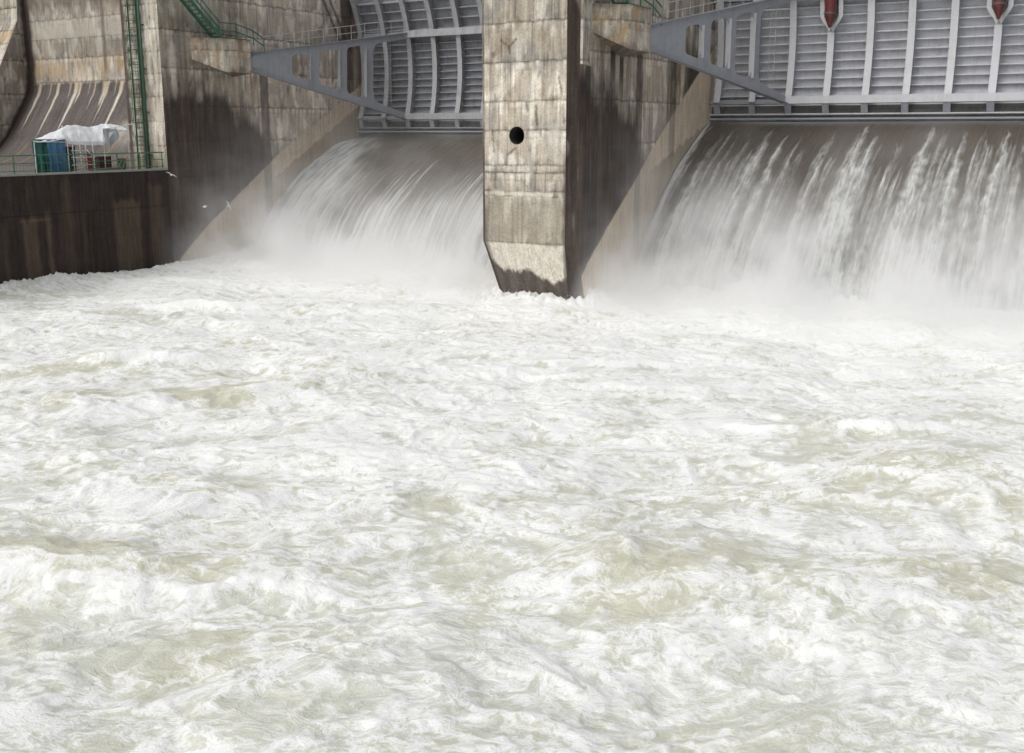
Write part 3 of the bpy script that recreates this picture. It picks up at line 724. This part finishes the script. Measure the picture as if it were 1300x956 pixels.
# spillway body under the sheets of water
NAPR=[(80,10.75),(76,10.72),(73.5,10.66),(72,10.58),(71,10.40),(70,10.0),(68.1,8.98),(65.5,7.62),(63.1,5.85),(61.2,4.3),(59.6,2.6),(58.4,.9),(57.6,-.8)]
NAPL=[(81,10.05),(77,10.02),(74,9.95),(72.7,9.72),(69.4,8.82),(66.8,7.62),(64.9,6.6),(62.8,5.3),(61.3,4.0),(60.1,2.5),(59.2,.9),(58.5,-.8)]
def build_fall(xw,nap,seed,mode):
    pr=np.array(nap,float)
    # smooth the profile
    L=np.concatenate([[0],np.cumsum(np.hypot(*np.diff(pr,axis=0).T))])
    l=np.arange(0,L[-1],.07);Yp=np.interp(l,L,pr[:,0]);Zp=np.interp(l,L,pr[:,1])
    k=np.hanning(23);k/=k.sum()
    Yp=np.convolve(np.pad(Yp,11,'edge'),k,'valid');Zp=np.convolve(np.pad(Zp,11,'edge'),k,'valid')
    ty=np.gradient(Yp);tz=np.gradient(Zp);n_=np.hypot(ty,tz);ny=tz/n_;nz=-ty/n_
    xs=np.arange(xw+.01,xw+BAY-.01,.045)
    U,S=np.meshgrid(xs-xw,l,indexing='ij')
    lc=np.interp(72.2 if mode=='R' else 73,[pr[-1,0],pr[0,0]],[0,0])
    s0=l[np.argmin(np.abs(Yp-(71.9 if mode=='R' else 73.0)))];T=S-s0;TT=l[-1]-s0
    t=np.clip(T/TT,0,1)
    wav=.35*perlin(U*.5,T*.15,seed+1)
    if mode=='R':
        pl=np.zeros_like(U)
        rs=np.random.RandomState(seed)
        # plumes: each starts as a point at its own distance below the gate and widens downwards
        cen=[(.35,.2,.30,.9),(1.7,2.0,.5,.9),(2.9,2.2,.35,.7),(5.0,1.3,.75,1.),(6.2,2.2,.55,1.),(7.3,3.0,.4,.8),(9.3,1.6,.45,.75),(11.2,.9,.8,1.),(12.0,2.0,.8,1.),(13.6,3.2,.4,.7),(15.2,.9,.75,1.),(16.0,3.6,.5,.8),(17.3,1.7,.6,.9),(18.5,2.6,.45,.8),(19.6,1.4,.5,.9),(20.6,3.2,.6,.7),(21.9,.9,.4,.9),(23.3,2.2,.6,.9),(24.8,1.4,.5,.9),(26,2,.5,.9)]
        for (c,st,w,am) in cen:
            d=np.clip(T-st,0,None)
            jit=.18*perlin(T*.45,U*0+c*3,seed+3)+.10*perlin(T*1.4,U*0+c,seed+4)
            ww=w*(.10+.085*d)*(1+.35*perlin(T*1.1,U*0+c*7,seed+5))
            e=np.exp(-((U-c-jit)/np.maximum(ww,.03))**2)*sst(0,1.2,d)*am
            pl=np.maximum(pl,e*(.62+.5*sst(0,7,d)))
        for i in range(95):
            c=rs.uniform(0,26.6);st=rs.uniform(1.2,9);w=rs.uniform(.05,.13);am=rs.uniform(.35,.8)
            d=np.clip(T-st,0,None);ww=w*(1+.22*d)
            e=np.exp(-((U-c-.10*perlin(T*.4,U*0+c*3,seed+3))/ww)**2)*sst(0,2.0,d)*am;pl=np.maximum(pl,e)
        fine=perlin(U*5.5,T*.28,seed+6)*.5+perlin(U*13,T*.5,seed+7)*.35+fbm(U*2.2,T*.22,3,seed+8)*.5
        spray=perlin(U*3.0,T*1.3,seed+9)*.5+perlin(U*7,T*3,seed+10)*.35
        F=pl*(.56+.45*fine+.5*spray)+sst(.62,1.3,t+.20*fine)*.7+np.clip(fine-.42,0,1)*sst(.05,.3,t)*.8
        edge=np.exp(-((U-.10-.018*T)/(.07+.018*T))**2)*sst(-.3,.4,T);F=np.maximum(F,edge*.8)
        F=F*sst(.2,1.2,T)
    else:
        fine=perlin(U*2.6,T*.10,seed+6)*.55+perlin(U*6.5,T*.16,seed+7)*.45+perlin(U*14,T*.3,seed+8)*.25
        lo=fbm(U*.33,T*.05,2,seed+9)
        F=sst(.42,1.2,t*1.05+.62*fine+.22*lo-.03)
        rb=sst(14,22,U)*sst(.15,.4,t)*np.clip(.2+fine,0,1)*.7;F=np.maximum(F,rb)
        le=sst(4.0,.4,U+1.2*perlin(U*.7,T*.4,seed+12)-.32*T)*(.55+.4*fine+.25*perlin(U*3,T*.8,seed+13))*sst(.0,.22,t)*1.2
        F=np.maximum(F,le*1.05)
        F=F*sst(.1,1.6,T)
    F=np.clip(F,0,1.2)
    amp=.22*F*sst(0,5,T)+.07*sst(0,4,T)*(perlin(U*2.2,T*.25,seed+15)+.6*perlin(U*6,T*.6,seed+16))+wav*.25*sst(1,6,T)
    amp+=.35*F*sst(.5,1,t)*(fbm(U*1.1,T*.9,3,seed+18))
    amp+=.012*perlin(U*5,T*.8,seed+19)
    Y=Yp[None,:]+ny[None,:]*amp;Z=Zp[None,:]+nz[None,:]*amp
    # keep clear of the gate above the crest
    Z=np.where(T<.2,Zp[None,:]+.0*Z,Z)
    P=np.stack([xs[:,None]+0*Y,Y,Z],-1)
    C=np.stack([np.clip(F,0,1),U/26.6*1.0,np.clip(S/30,0,1),np.ones_like(F)],-1)
    g=GM();g.add(P,C)
    o=g.build('water_fall',M_FALL);tag(o,kind='structure')
    # concrete chute below it
    m=MB();off=[(y+.05,z-.55) for y,z in nap]
    pts=off+[(nap[-1][0],-2),(nap[0][0],-2)]
    n=len(pts);vs=[(xw+.02,y,z) for y,z in pts]+[(xw+BAY-.02,y,z) for y,z in pts]
    m.add(vs,[(i,(i+1)%n,n+(i+1)%n,n+i) for i in range(n)])
    tag(m.build('spillway_chute',M_DARKC),'dark wet concrete chute under the %s sheet of falling water'%('right' if mode=='R' else 'left'),'chute')
build_fall(XP1,NAPR,300,'R')
build_fall(XL,NAPL,400,'L')

# ------------------------------------------------------------------ the pool
def build_pool():
    ds=.075
    s=np.concatenate([np.arange(-66,-34,.16),np.arange(-34,24,ds),np.arange(24,50,.25)])
    t=[4.0]
    while t[-1]<84: t.append(t[-1]+min(.13,max(.05,t[-1]*.0022)))
    t=np.array(t)
    S,T=np.meshgrid(s,t,indexing='ij')
    X=S*RT[0]+T*FW[0];Y=S*RT[1]+T*FW[1]
    w1=fbm(S/6,T/5,3,1);w2=fbm(S/6,T/5,3,2)
    a=S+1.6*w1;b=T+1.6*w2
    h=.46*fbm(a/9,b/5.5,2,10)+.15*fbm(a/3.2,b/2.1,3,11)
    r1=ridge(a/4.2,b/3.0,3,12);r2=ridge((a+.5*w2)/1.7,(b+.5*w1)/1.25,3,13)
    h+=.12*(r1-.35)+.09*(r2-.35)
    f3=fbm(a/.62,b/.5,3,15);h+=.022*f3
    r3=ridge((a+.3*f3)/.75,(b+.3*f3)/.55,2,16);h+=.035*(r3-.3)
    foam=.40+.40*(r1-.35)+.40*(r2-.35)+.30*fbm(a/1.5,b/1.1,4,17)+.22*(r3-.35)+.24*fbm(a/6,b/4,2,18)+.16*f3
    green=np.clip(.45+.9*fbm(a/5,b/4,3,19),0,1)
    # boils: smooth domes of clearer, greener water (world position, size, height)
    for (bx,by,sx,sy,am,gf) in ((-32.8,23.03,2.6,1.5,.42,.55),(-29.0,26.6,2.8,1.5,.50,.6),(-46,34.4,4,2.5,.3,.4),(-39,27,3,2,.3,.4),(-20.5,14.0,1.8,.8,.25,.6),(-27,30.5,4,2,.3,.3),(-15.5,25.8,2.0,1.5,.3,.25),(-9.3,20.5,1.8,1.2,.25,.25),(-5,31,3,2,.3,.3),(-2.5,24,2.5,1.5,.3,.3),(-22,19,2,1.2,.2,.35)):
        dx=X-bx;dy=Y-by;u=dx*RT[0]+dy*RT[1];v=dx*FW[0]+dy*FW[1]
        g=np.exp(-((u/sx)**2+(v/sy)**2));h+=am*g;foam-=.6*gf*g;green+=g*.8
        ring=np.exp(-((np.hypot(u/sx,v/sy)-1.25+.25*w1)/.28)**2)*(v<.3*sy);foam+=.22*ring;h+=.05*ring
    # a breaking roller across the left foreground
    cx=np.array([-23.5,-21.2,-19.1,-17.3,-15.8,-14.2,-12.8]);cy=np.array([11.5,12.5,13.3,14.3,15.6,16.2,16.0])
    cs=cx*RT[0]+cy*RT[1];ct=cx*FW[0]+cy*FW[1]
    line=np.interp(S,cs,ct)+.35*perlin(S*.8,S*0,21)+.12*perlin(S*2.6,S*0,22)
    d=T-line;ends=sst(cs[0]-1,cs[0]+1,S)*sst(cs[-1]+.5,cs[-1]-2.0,S)
    bump=np.where(d>0,np.exp(-(d/1.6)**2),np.exp(-(d/.42)**2))
    h+=.26*bump*ends;foam+=(.75*np.exp(-((d+.12)/.16)**2)-.22*np.exp(-((d-.75)/.6)**2))*ends;green+=.6*np.exp(-((d-.95)/.6)**2)*ends
    # second, smaller breakers
    for (x0,y0,ang,ln,hh,sd) in ((-12.5,22.5,20,6,.10,31),(-36,29.5,8,7,.32,32),(-8,34,-6,8,.22,33),(-24,34,12,9,.16,34),(-44,40,0,8,.4,36),(-18,40,5,9,.14,37),(-26.5,19.5,10,4,.22,38)):
        u=(X-x0)*RT[0]+(Y-y0)*RT[1];v=(X-x0)*FW[0]+(Y-y0)*FW[1]
        c,s_=math.cos(rad(ang)),math.sin(rad(ang));u,v=u*c+v*s_,-u*s_+v*c
        v=v+.7*perlin(u*.35,u*0,sd)+.08*perlin(u*1.3,u*0,sd+50)
        e=np.exp(-(u/ln*2)**4)
        bp=np.where(v>0,np.exp(-(v/1.3)**2),np.exp(-(v/.25)**2));h+=hh*bp*e
        foam+=1.6*hh*(.9*np.exp(-((v+.1)/.22)**2)-.14*np.exp(-((v-.9)/.6)**2))*e
    # churning foot of the falls and splash against the walls
    toe=np.where(X<XP0,60.0,59.2)
    df=toe-Y
    inb=sst(XL,XL+1,X)
    churn=np.exp(-np.clip(df,0,None)/3.6)*inb
    ch=(.55+.75*fbm(a/1.6,b/1.3,4,41)+.35*ridge(a/.8,b/.7,3,42))
    h+=churn*ch*1.05
    # the foam piles up along the wall of the left opening
    pw=np.exp(-((X-XL)/3.0)**2)*np.clip((Y-46)/6,0,1)*inb;h+=.55*pw*(1+.5*f3)
    h+=.45*np.exp(-((X-XL)/2.5)**2)*sst(46,40,Y)*.8
    h+=.25*np.exp(-((X-XL)/1.6)**2)*(.6+ridge(a/.6,b/.6,2,43))
    # around the pier foot
    px=np.clip(X,-32.2,-27.2);py=np.clip(Y,52,70);dp=np.hypot(X-px,Y-py)
    h+=np.exp(-(dp/1.1)**2)*(.10+.35*ridge(a/1.1,b/1.0,3,44)+.28*fbm(a/.5,b/.5,3,46))
    h+=np.exp(-(((X+26.2)/.9)**2+((Y-53)/1.2)**2))*.75*(1+.6*f3)
    foam+=.75*np.exp(-np.clip(df,0,None)/9)+.25*np.exp(-(dp/2.5)**2)
    foam+=.22*sst(24,44,T)+.22*np.exp(-(((X+19)/7)**2+((Y-29)/14)**2))
    # fine tufts on foamy crests
    h+=.04*np.clip(foam-.5,0,1)*ridge(a/.33,b/.28,2,45)
    C=np.stack([np.clip(foam,0,1.5),np.clip(green,0,1),np.zeros_like(h),np.ones_like(h)],-1)
    g=GM();g.add(np.stack([X,Y,h],-1),C)
    tag(g.build('water',M_POOL),kind='structure')
    m=MB();m.add([(-220,-160,-1.35),(200,-160,-1.35),(200,49,-1.35),(-220,49,-1.35)],[(0,1,2,3)])
    tag(m.build('river',M_POOL),kind='structure')
build_pool()
def build_drops():
    rs=np.random.RandomState(9);V=[];F=[]
    def cluster(cx,cy,cz,sx,sy,sz,n,r0,r1):
        for _ in range(n):
            x=cx+rs.normal()*sx;y=cy+rs.normal()*sy;z=cz+abs(rs.normal())*sz;r=rs.uniform(r0,r1)
            k=len(V);V.extend([(x+r,y,z),(x-r,y,z),(x,y+r,z),(x,y-r,z),(x,y,z+r*1.3),(x,y,z-r*1.3)])
            for a,b,c in ((0,2,4),(2,1,4),(1,3,4),(3,0,4),(2,0,5),(1,2,5),(3,1,5),(0,3,5)): F.append((k+a,k+b,k+c))
    for x in np.arange(-58.5,-33,.7): cluster(x,57.5+rs.normal()*.8,.5,.5,.8,.8,26,.012,.04)
    for x in np.arange(-26,-2,.7): cluster(x,56.8+rs.normal()*.8,.6,.5,.8,.8,26,.012,.04)
    for x in np.arange(-32,-27,.35): cluster(x,51.7,.25,.25,.2,.22,18,.006,.018)
    cluster(-26,52.6,.6,.35,.4,.4,120,.008,.022)
    for q in range(26):
        cluster(rs.uniform(-30,-6),rs.uniform(22,48),.35,.5,.3,.13,20,.008,.018)
    m=MB();m.v=V;m.f=F
    tag(m.build('spray_drops',mat_plainconc('white_spray',(.82,.83,.83))),kind='stuff')
build_drops()

# ------------------------------------------------------------------ green ironwork
def build_rail():
    root=empty('railing',(XL-.18,40,7.34),'long green steel railing on the kerb of the platform above the dark wall','railing')
    y0,y1=20,50.55
    x=0
    for h,r in ((1.1,.04),(.62,.022),(.14,.022)):
        m=MB();m.tube([(x,y0-40,h),(x,y1-40,h)],r,8);m.build('rail',M_GREEN,root)
    y=y0
    while y<y1+.1:
        m=MB();m.tube([(x,y-40,0),(x,y-40,1.1)],.035,8);m.build('post',M_GREEN,root);y+=1.9
    m=MB();y=y0+.2
    while y<y1: m.tube([(x,y-40,.14),(x,y-40,.62)],.008,4);y+=.24
    m.build('infill_bars',M_GREEN,root)
build_rail()
M_LAD=mat_paint('dark_green_ladder_paint',(.022,.10,.055),.5,(.03,.03,.02),.7)
def build_ladder():
    root=empty('caged_ladder',(-61.55,50.3,7.2),'tall green caged ladder fixed to the concrete pier front above the platform','ladder')
    H=15;lean=.0
    for dx in (-.42,.42):
        m=MB();m.beam((dx,.12,0),(dx,.12,H),.07,.09,up=(0,1,0));m.build('stile',M_LAD,root)
    m=MB()
    for i in range(int(H/.3)): m.tube([(-.42,.12,.25+.3*i),(.42,.12,.25+.3*i)],.018,5)
    m.build('rungs',M_LAD,root)
    for k in range(13):
        z=2.3+k*1.0;m=MB()
        pts=[(.42*math.cos(t),.1-.5*math.sin(t),z) for t in np.linspace(0,math.pi,12)]
        m.tube(pts,.028,5);m.build('hoop',M_LAD,root)
    for k in range(5):
        t=math.pi*(k+.5)/5;m=MB();p=(.42*math.cos(t),.1-.5*math.sin(t))
        m.beam((p[0],p[1],2.3),(p[0],p[1],H),.03,.012);m.build('cage_bar',M_LAD,root)
    root2=empty('drain_pipe',(-60.82,50.45,7.2),'green vertical pipe right of the caged ladder','pipe')
    m=MB();m.tube([(0,0,0),(-.03,0,8),(-.1,0,15)],.075,10);m.build('pipe_run',M_LAD,root2,smooth=True)
    for z in (1,4,7,10,13):
        m=MB();m.box(-.13,.09,.02,.24,z,z+.07);m.build('bracket',M_LAD,root2)
build_ladder()

def build_stair(dx,dy,dz,label):
    # local origin: the landing on the trunnion bracket
    root=empty('steel_stair',(XL+1.0+dx,55.0+dy,16.55+dz),label,'stairs','green steel stairs')
    n=18;rise=.24;go=.27;w=.42
    top=Vector((0,-n*go,n*rise))
    for x in (-w,w):
        m=MB();m.beam((x,.1,.02),(x,top.y,top.z),.06,.24);m.build('stringer',M_GREEN,root)
    for i in range(n):
        m=MB();y,z=-go*i,rise*(i+.35);m.box(-w+.03,w-.03,y-.15,y+.11,z-.03,z+.01);m.build('tread',M_GREEN,root)
    r=MB()
    for h in (.5,1.0): r.tube([(w,.0,.1+h),(w,top.y,top.z+h)],.045,6)
    for i in range(0,n+1,3): r.tube([(w,-go*i,rise*i),(w,-go*i,rise*i+1.0)],.022,6)
    # rail of the landing down to the walkway on the arm
    P=[(w,.0,0),(w+.12,1.5,0),(w+.2,3.1,-.35),(w+.3,4.1,-.85)]
    for h in (.5,1.05): r.tube([Vector(p)+Vector((0,0,h)) for p in P],.045,6)
    for p in P[1:]: r.tube([p,Vector(p)+Vector((0,0,1.05))],.04,6)
    r.build('handrail',M_GREEN,root)
    m=MB();m.box(-w-.05,w+.1,-.05,3.0,-.0,.04);m.build('landing',M_GREEN,root)
build_stair(0,0,0,'green steel stair with open treads coming down to the concrete bracket at upper left')
build_stair(XP1-XL,-1.0,.28,'green steel stair foot at the top edge, on the bracket of the middle pier')

# ------------------------------------------------------------------ work shelter on the platform
def cloth(name,fn,nu,nv,mat,parent,thick=.012):
    g=MB();vs=[fn(i/nu,j/nv) for i in range(nu+1) for j in range(nv+1)]
    fs=[(i*(nv+1)+j,(i+1)*(nv+1)+j,(i+1)*(nv+1)+j+1,i*(nv+1)+j+1) for i in range(nu) for j in range(nv)]
    g.add(vs,fs);o=g.build(name,mat,parent,smooth=True)
    m=o.modifiers.new('thick','SOLIDIFY');m.thickness=thick
    return o
def build_shelter():
    X0,Y0,Z0=-60.9,44.5,7.21
    root=empty('work_shelter',(X0,Y0,Z0),'makeshift work shelter of poles under a sagging white tarpaulin with blue side sheet','shelter')
    pn=lambda a,b,s=0:float(perlin(np.array(a),np.array(b),s))
    def L(x,y,z): return (x-X0,y-Y0,z-Z0)
    # tarpaulin roof
    def roof(u,v):
        y=40.95+u*7.4
        zr=np.interp(y,[40.95,41.6,43.0,44.0,45.8,47.2,48.35],[9.42,9.55,10.0,10.38,10.22,10.42,10.38])
        zh=np.interp(y,[40.95,41.5,43.3,43.6,44.4,46.2,46.7,47.2,48.35],[9.32,9.20,9.40,9.10,9.02,8.98,9.4,9.95,10.0])
        xh=-60.25;xr=-61.4;xb=-63.2
        if v<.45:
            q=v/.45;x=xh+(xr-xh)*q;z=zh+(zr-zh)*q**.75
        else:
            q=(v-.45)/.55;x=xr+(xb-xr)*q;z=zr-.35*q-.25*math.sin(math.pi*q)
        z+=.05*pn(y*1.3,x*2.5,5)+.035*pn(y*3+x*2,x*3,6)
        y+=.75*(xh-x)*(1-u)
        return L(x+.06*pn(y*3,z*3,7),y,z)
    cloth('tarpaulin',roof,64,26,M_TARP,root)
    # torn flap hanging at the right
    def flap(u,v):
        y=46.3+u*1.1;z=10.1-v*(1.35-.9*abs(u-.35)*1.4);return L(-60.35+.12*math.sin(u*9)+.05*v,y+.15*v,z)
    cloth('tarpaulin_flap',flap,14,14,mat_cloth('grey_tarpaulin',(.42,.44,.46),.2),root)
    def curt(y0,y1,x,amp,fr):
        def f(u,v):
            y=y0+(y1-y0)*u;z=7.24+(9.42-7.24)*v
            return L(x+amp*math.sin(u*fr+.6*math.sin(v*3))*(1.1-.6*v)+.04*pn(u*6,v*5,9),y+.04*math.sin(v*6),z)
        return f
    cloth('side_sheet',curt(42.05,43.45,-60.35,.10,17),36,18,M_BLUE,root)
    cloth('side_sheet',curt(41.1,42.25,-60.5,.09,14),30,18,M_TEAL,root)
    # poles
    for (x,y,z) in ((-60.3,41.1,9.35),(-60.3,43.5,9.5),(-60.3,46.3,10.1),(-60.3,48.3,10.4),(-62.9,44.9,10),(-61.4,44,10.3),(-60.4,48.95,10.4)):
        m=MB();m.tube([L(x,y,7.21),L(x,y,z)],.03,8);m.build('pole',M_WHITE,root)
    m=MB();m.tube([L(-60.3,48.25,10.36),L(-60.35,49.0,10.40)],.03,8);m.tube([L(-60.3,46.3,10.05),L(-60.3,48.3,10.33)],.03,8);m.tube([L(-60.3,41.1,9.25),L(-60.3,46.3,9.2)],.025,8);m.build('cross_pole',M_WHITE,root)
    def L2(y): return y
build_shelter()
def build_guard():
    root=empty('guard_frame',(-60.1,44.3,7.21),'white lattice guard frame standing beside the blue sheet','frame')
    for y in (-.55,0.0,.42,.98):
        m=MB();m.beam((0,y,0),(.0,y-.03,1.85 if y<.5 else 1.95),.05,.05);m.build('upright',M_WHITE,root)
    for z in (.12,.52,1.02,1.45):
        m=MB();m.beam((.0,-.72,z),(.0,1.05 if z>.2 and z<1.2 else .5,z),.05,.05);m.build('crossbar',M_WHITE,root)
    m=MB();m.beam((.3,.25,1.5),(.3,.8,.95),.05,.06);m.build('brace',M_WHITE,root)
build_guard()
def drum(name,x,y,mat,r,h,label,cat):
    root=empty(name,(x,y,7.21),label,cat)
    m=MB();z=[0,.02,h*.31,h*.33,h*.35,h*.64,h*.66,h*.68,h-.02,h];rr=[r*.97,r,r,r*1.05,r,r,r*1.05,r,r,r*.97]
    m.tube([(0,0,q) for q in z],r,20,radii=rr);m.build('drum_body',mat,root)
    m=MB();m.tube([(r*.5,0,h),(r*.5,0,h+.03)],.05,10);m.build('bung',M_STEEL,root)
drum('steel_drum',-61.2,45.75,M_RED2 if 'M_RED2' in globals() else mat_paint('bright_red_paint',(.36,.03,.03),.45,(.1,.05,.04),.5),.26,1.3,'red upright drum under the grey flap of the shelter','drum')
drum('steel_drum',-60.6,47.9,mat_paint('olive_paint',(.11,.13,.06),.6,(.06,.05,.03),.6),.26,.85,'olive drum on the platform right of the shelter poles','drum')
def crate(x,y,w,d,h,mat,label,z=7.21):
    root=empty('crate',(x,y,z),label,'crate')
    for k in range(4):
        m=MB();q=h/4;m.box(-w/2,w/2,-d/2,d/2,k*q+.01,(k+1)*q-.015);m.build('slat_course',mat,root,bevel=.01)
    m=MB()
    for sx in (-1,1):
        for sy in (-1,1): m.box(sx*(w/2+.012)-.03,sx*(w/2+.012)+.03,sy*(d/2+.012)-.03,sy*(d/2+.012)+.03,0,h+.02)
    m.build('corner_posts',mat,root)
M_BLK=mat_paint('black_box_paint',(.03,.03,.032),.5,(.05,.04,.03),.5)
crate(-61.9,44.2,.9,1.2,1.7,M_BLK,'tall black crate in the shade of the shelter behind the lattice frame')
crate(-61.7,47.1,.7,.9,1.0,mat_paint('maroon_paint',(.10,.03,.035),.5,(.05,.04,.03),.5),'low dark maroon crate at the right end of the shelter')
def pile():
    root=empty('pipe_pile',(-60.35,46.3,7.21),'jumbled pink and grey scaffold pipes lying on the platform edge','pipes')
    pk=mat_paint('faded_pink_paint',(.42,.20,.20),.6,(.3,.28,.25),.5)
    for i in range(9):
        m=MB();a=random.uniform(-.25,.25);z=.05+.05*(i//3);y=-1.3+random.uniform(-.2,.2)
        m.tube([(random.uniform(-.2,.2),y,z),(random.uniform(-.2,.2),y+2.3,z+random.uniform(0,.15))],.03,8)
        m.build('pipe',pk if i%2 else M_RAIL,root)
    for k in range(5):
        m=MB();y=.9+k*.18;m.tube([(0,y,0),(0,y+.5*(-1)**k,.75)],.02,6);m.build('leaning_bar',M_RAIL,root)
pile()

# ------------------------------------------------------------------ gulls over the fall
def mat_gull():
    m,nt,b=newmat('white_feathers');v=mapped(nt);n=noise(nt,v,12,3)
    nt.links.new(mixc(nt,n,(.78,.78,.78),(.86,.86,.85)),b.inputs['Base Color']);b.inputs['Roughness'].default_value=.8;return m
M_GULL=mat_gull()
def make_gull(loc,rot,label,flap):
    root=empty('gull',loc,label,'bird','white gulls flying before the dark wall');root.rotation_euler=rot;root.scale=(.62,.62,.62)
    m=MB();prof=[(-.26,.012),(-.2,.035),(-.1,.065),(.02,.075),(.12,.06),(.18,.042),(.22,.04),(.26,.03),(.30,.008)]
    m.tube([(0,x,.01*math.sin(x*9)) for x,_ in prof],.05,12,radii=[r for _,r in prof]);m.build('body',M_GULL,root,smooth=True)
    for s in (-1,1):
        m=MB();st=[(0,.0,.11,.02),(.16,.03,.12,.02+.14*flap),(.33,.0,.10,.02+.2*flap),(.55,-.07,.03,.02+.12*flap),(.62,-.10,.006,.02+.06*flap)]
        vs=[];
        for (x,y,c,z) in st:
            vs+=[(s*x,y+c,z),(s*x,y-c,z-.01),(s*x,y,z+.018)]
        fs=[]
        for i in range(len(st)-1):
            a=i*3;b=a+3;fs+=[(a,b,b+2,a+2),(a+2,b+2,b+1,a+1),(a+1,b+1,b,a)]
        m.add(vs,fs);m.build('wing',M_GULL,root)
    m=MB();m.add([(0,-.22,.02),(-.07,-.36,.0),(.07,-.36,.0),(0,-.3,-.015)],[(0,1,2),(0,2,3),(0,3,1),(1,3,2)]);m.build('tail',M_GULL,root)
    m=MB();m.tube([(0,.29,0),(0,.34,-.01)],.01,6,radii=[.012,.003]);m.build('beak',mat_paint('beak',(.5,.3,.05)),root)
make_gull((-57.5,49.45,6.95),(.3,.5,.9),'white gull banking beside the corner of the platform',.4)
make_gull((-57.5,52.3,4.6),(.1,-.1,-.6),'white gull with drooped wings in front of the dark wall, left of the pair',-1.0)
make_gull((-57.5,54.55,4.5),(.2,1.1,.3),'white gull with raised wing over the edge of the tan washed strip',1.0)

# ------------------------------------------------------------------ spray hanging over the foot of each fall
def mist(name,x0,x1,y0,y1,z0,z1,dens,hs,seed,yc,wy):
    m=bpy.data.materials.new(name);m.use_nodes=True;nt=m.node_tree;nt.nodes.clear()
    out=N(nt,'ShaderNodeOutputMaterial');pv=N(nt,'ShaderNodeVolumePrincipled')
    pv.inputs['Color'].default_value=(.995,.995,.995,1);pv.inputs['Anisotropy'].default_value=0.0
    g=N(nt,'ShaderNodeNewGeometry');sp=N(nt,'ShaderNodeSeparateXYZ');nt.links.new(g.outputs['Position'],sp.inputs[0])
    n=noise(nt,g.outputs['Position'],.28,4,.55,.4)
    nn=ramp(nt,n,[(.34,.06),(.66,1.15)])
    # falls off with height, faster away from the foot of the fall
    zz=math_(nt,'MAXIMUM',sp.outputs[2],0)
    lift=math_(nt,'ADD',.35,math_(nt,'MULTIPLY',n,1.35))
    e=math_(nt,'EXPONENT',math_(nt,'MULTIPLY',math_(nt,'DIVIDE',zz,lift),-1/hs))
    dy=math_(nt,'DIVIDE',math_(nt,'SUBTRACT',sp.outputs[1],yc),wy)
    gy=math_(nt,'EXPONENT',math_(nt,'MULTIPLY',math_(nt,'MULTIPLY',dy,dy),-1))
    # fade to nothing at the box faces that hang in the air
    def fade(c,lo,hi,w):
        a=N(nt,'ShaderNodeMapRange',interpolation_type='SMOOTHSTEP');a.inputs[1].default_value=lo;a.inputs[2].default_value=lo+w;nt.links.new(c,a.inputs[0])
        b=N(nt,'ShaderNodeMapRange',interpolation_type='SMOOTHSTEP');b.inputs[1].default_value=hi-w;b.inputs[2].default_value=hi;b.inputs[3].default_value=1;b.inputs[4].default_value=0;nt.links.new(c,b.inputs[0])
        return math_(nt,'MULTIPLY',a.outputs[0],b.outputs[0])
    d=math_(nt,'MULTIPLY',math_(nt,'MULTIPLY',e,gy),math_(nt,'MULTIPLY',nn,dens))
    d=math_(nt,'MULTIPLY',d,fade(sp.outputs[1],y0,y1,2.0));d=math_(nt,'MULTIPLY',d,fade(sp.outputs[2],z0-3,z1,3.0))
    nt.links.new(d,pv.inputs['Density']);nt.links.new(pv.outputs[0],out.inputs['Volume'])
    mb=MB();mb.box(x0,x1,y0,y1,z0,z1);o=mb.build('mist',m);tag(o,kind='stuff')
    return o
mist('mist_right',XP1+.03,XP1+BAY+4,47,72,-.6,12,1.3,2.0,1,56.5,4.4)
mist('mist_left',XL+.03,XP0-.05,48,72,-.6,16,1.3,1.9,2,56.8,4.8)

# ------------------------------------------------------------------ light, air, camera
w=bpy.data.worlds.new('World');scn.world=w;w.use_nodes=True;nt=w.node_tree
bg=nt.nodes['Background'];sky=nt.nodes.new('ShaderNodeTexSky');sky.sky_type='NISHITA';sky.sun_disc=False
SE,SA=rad(52),rad(205)
sky.sun_elevation=SE;sky.sun_rotation=SA;sky.dust_density=5;sky.air_density=1.2;sky.ozone_density=1
hs=nt.nodes.new('ShaderNodeHueSaturation');hs.inputs['Saturation'].default_value=.22
nt.links.new(sky.outputs[0],hs.inputs['Color']);nt.links.new(hs.outputs[0],bg.inputs[0]);bg.inputs[1].default_value=.115
sl=bpy.data.lights.new('sun','SUN');sl.energy=.4;sl.angle=rad(60);sl.color=(1,.965,.91)
so=bpy.data.objects.new('sun',sl);COL.objects.link(so)
d=Vector((math.sin(SA)*math.cos(SE),math.cos(SA)*math.cos(SE),math.sin(SE)))
so.rotation_euler=d.to_track_quat('Z','Y').to_euler()
cd=bpy.data.cameras.new('camera');cam=bpy.data.objects.new('camera',cd);COL.objects.link(cam)
cam.location=(0,0,10);cam.rotation_euler=(rad(90-11.65),0,rad(31.1))
cd.sensor_width=36;cd.sensor_fit='HORIZONTAL';cd.lens=36.0;cd.shift_y=-45/1300;cd.clip_end=2000;cd.clip_start=.1
scn.camera=cam
scn.view_settings.view_transform='Standard';scn.view_settings.look='None';scn.view_settings.exposure=.30;scn.view_settings.gamma=1
scn.view_settings.use_curve_mapping=False
try:
    scn.cycles.volume_bounces=8;scn.cycles.volume_step_rate=2.0;scn.cycles.volume_max_steps=128
except Exception: pass
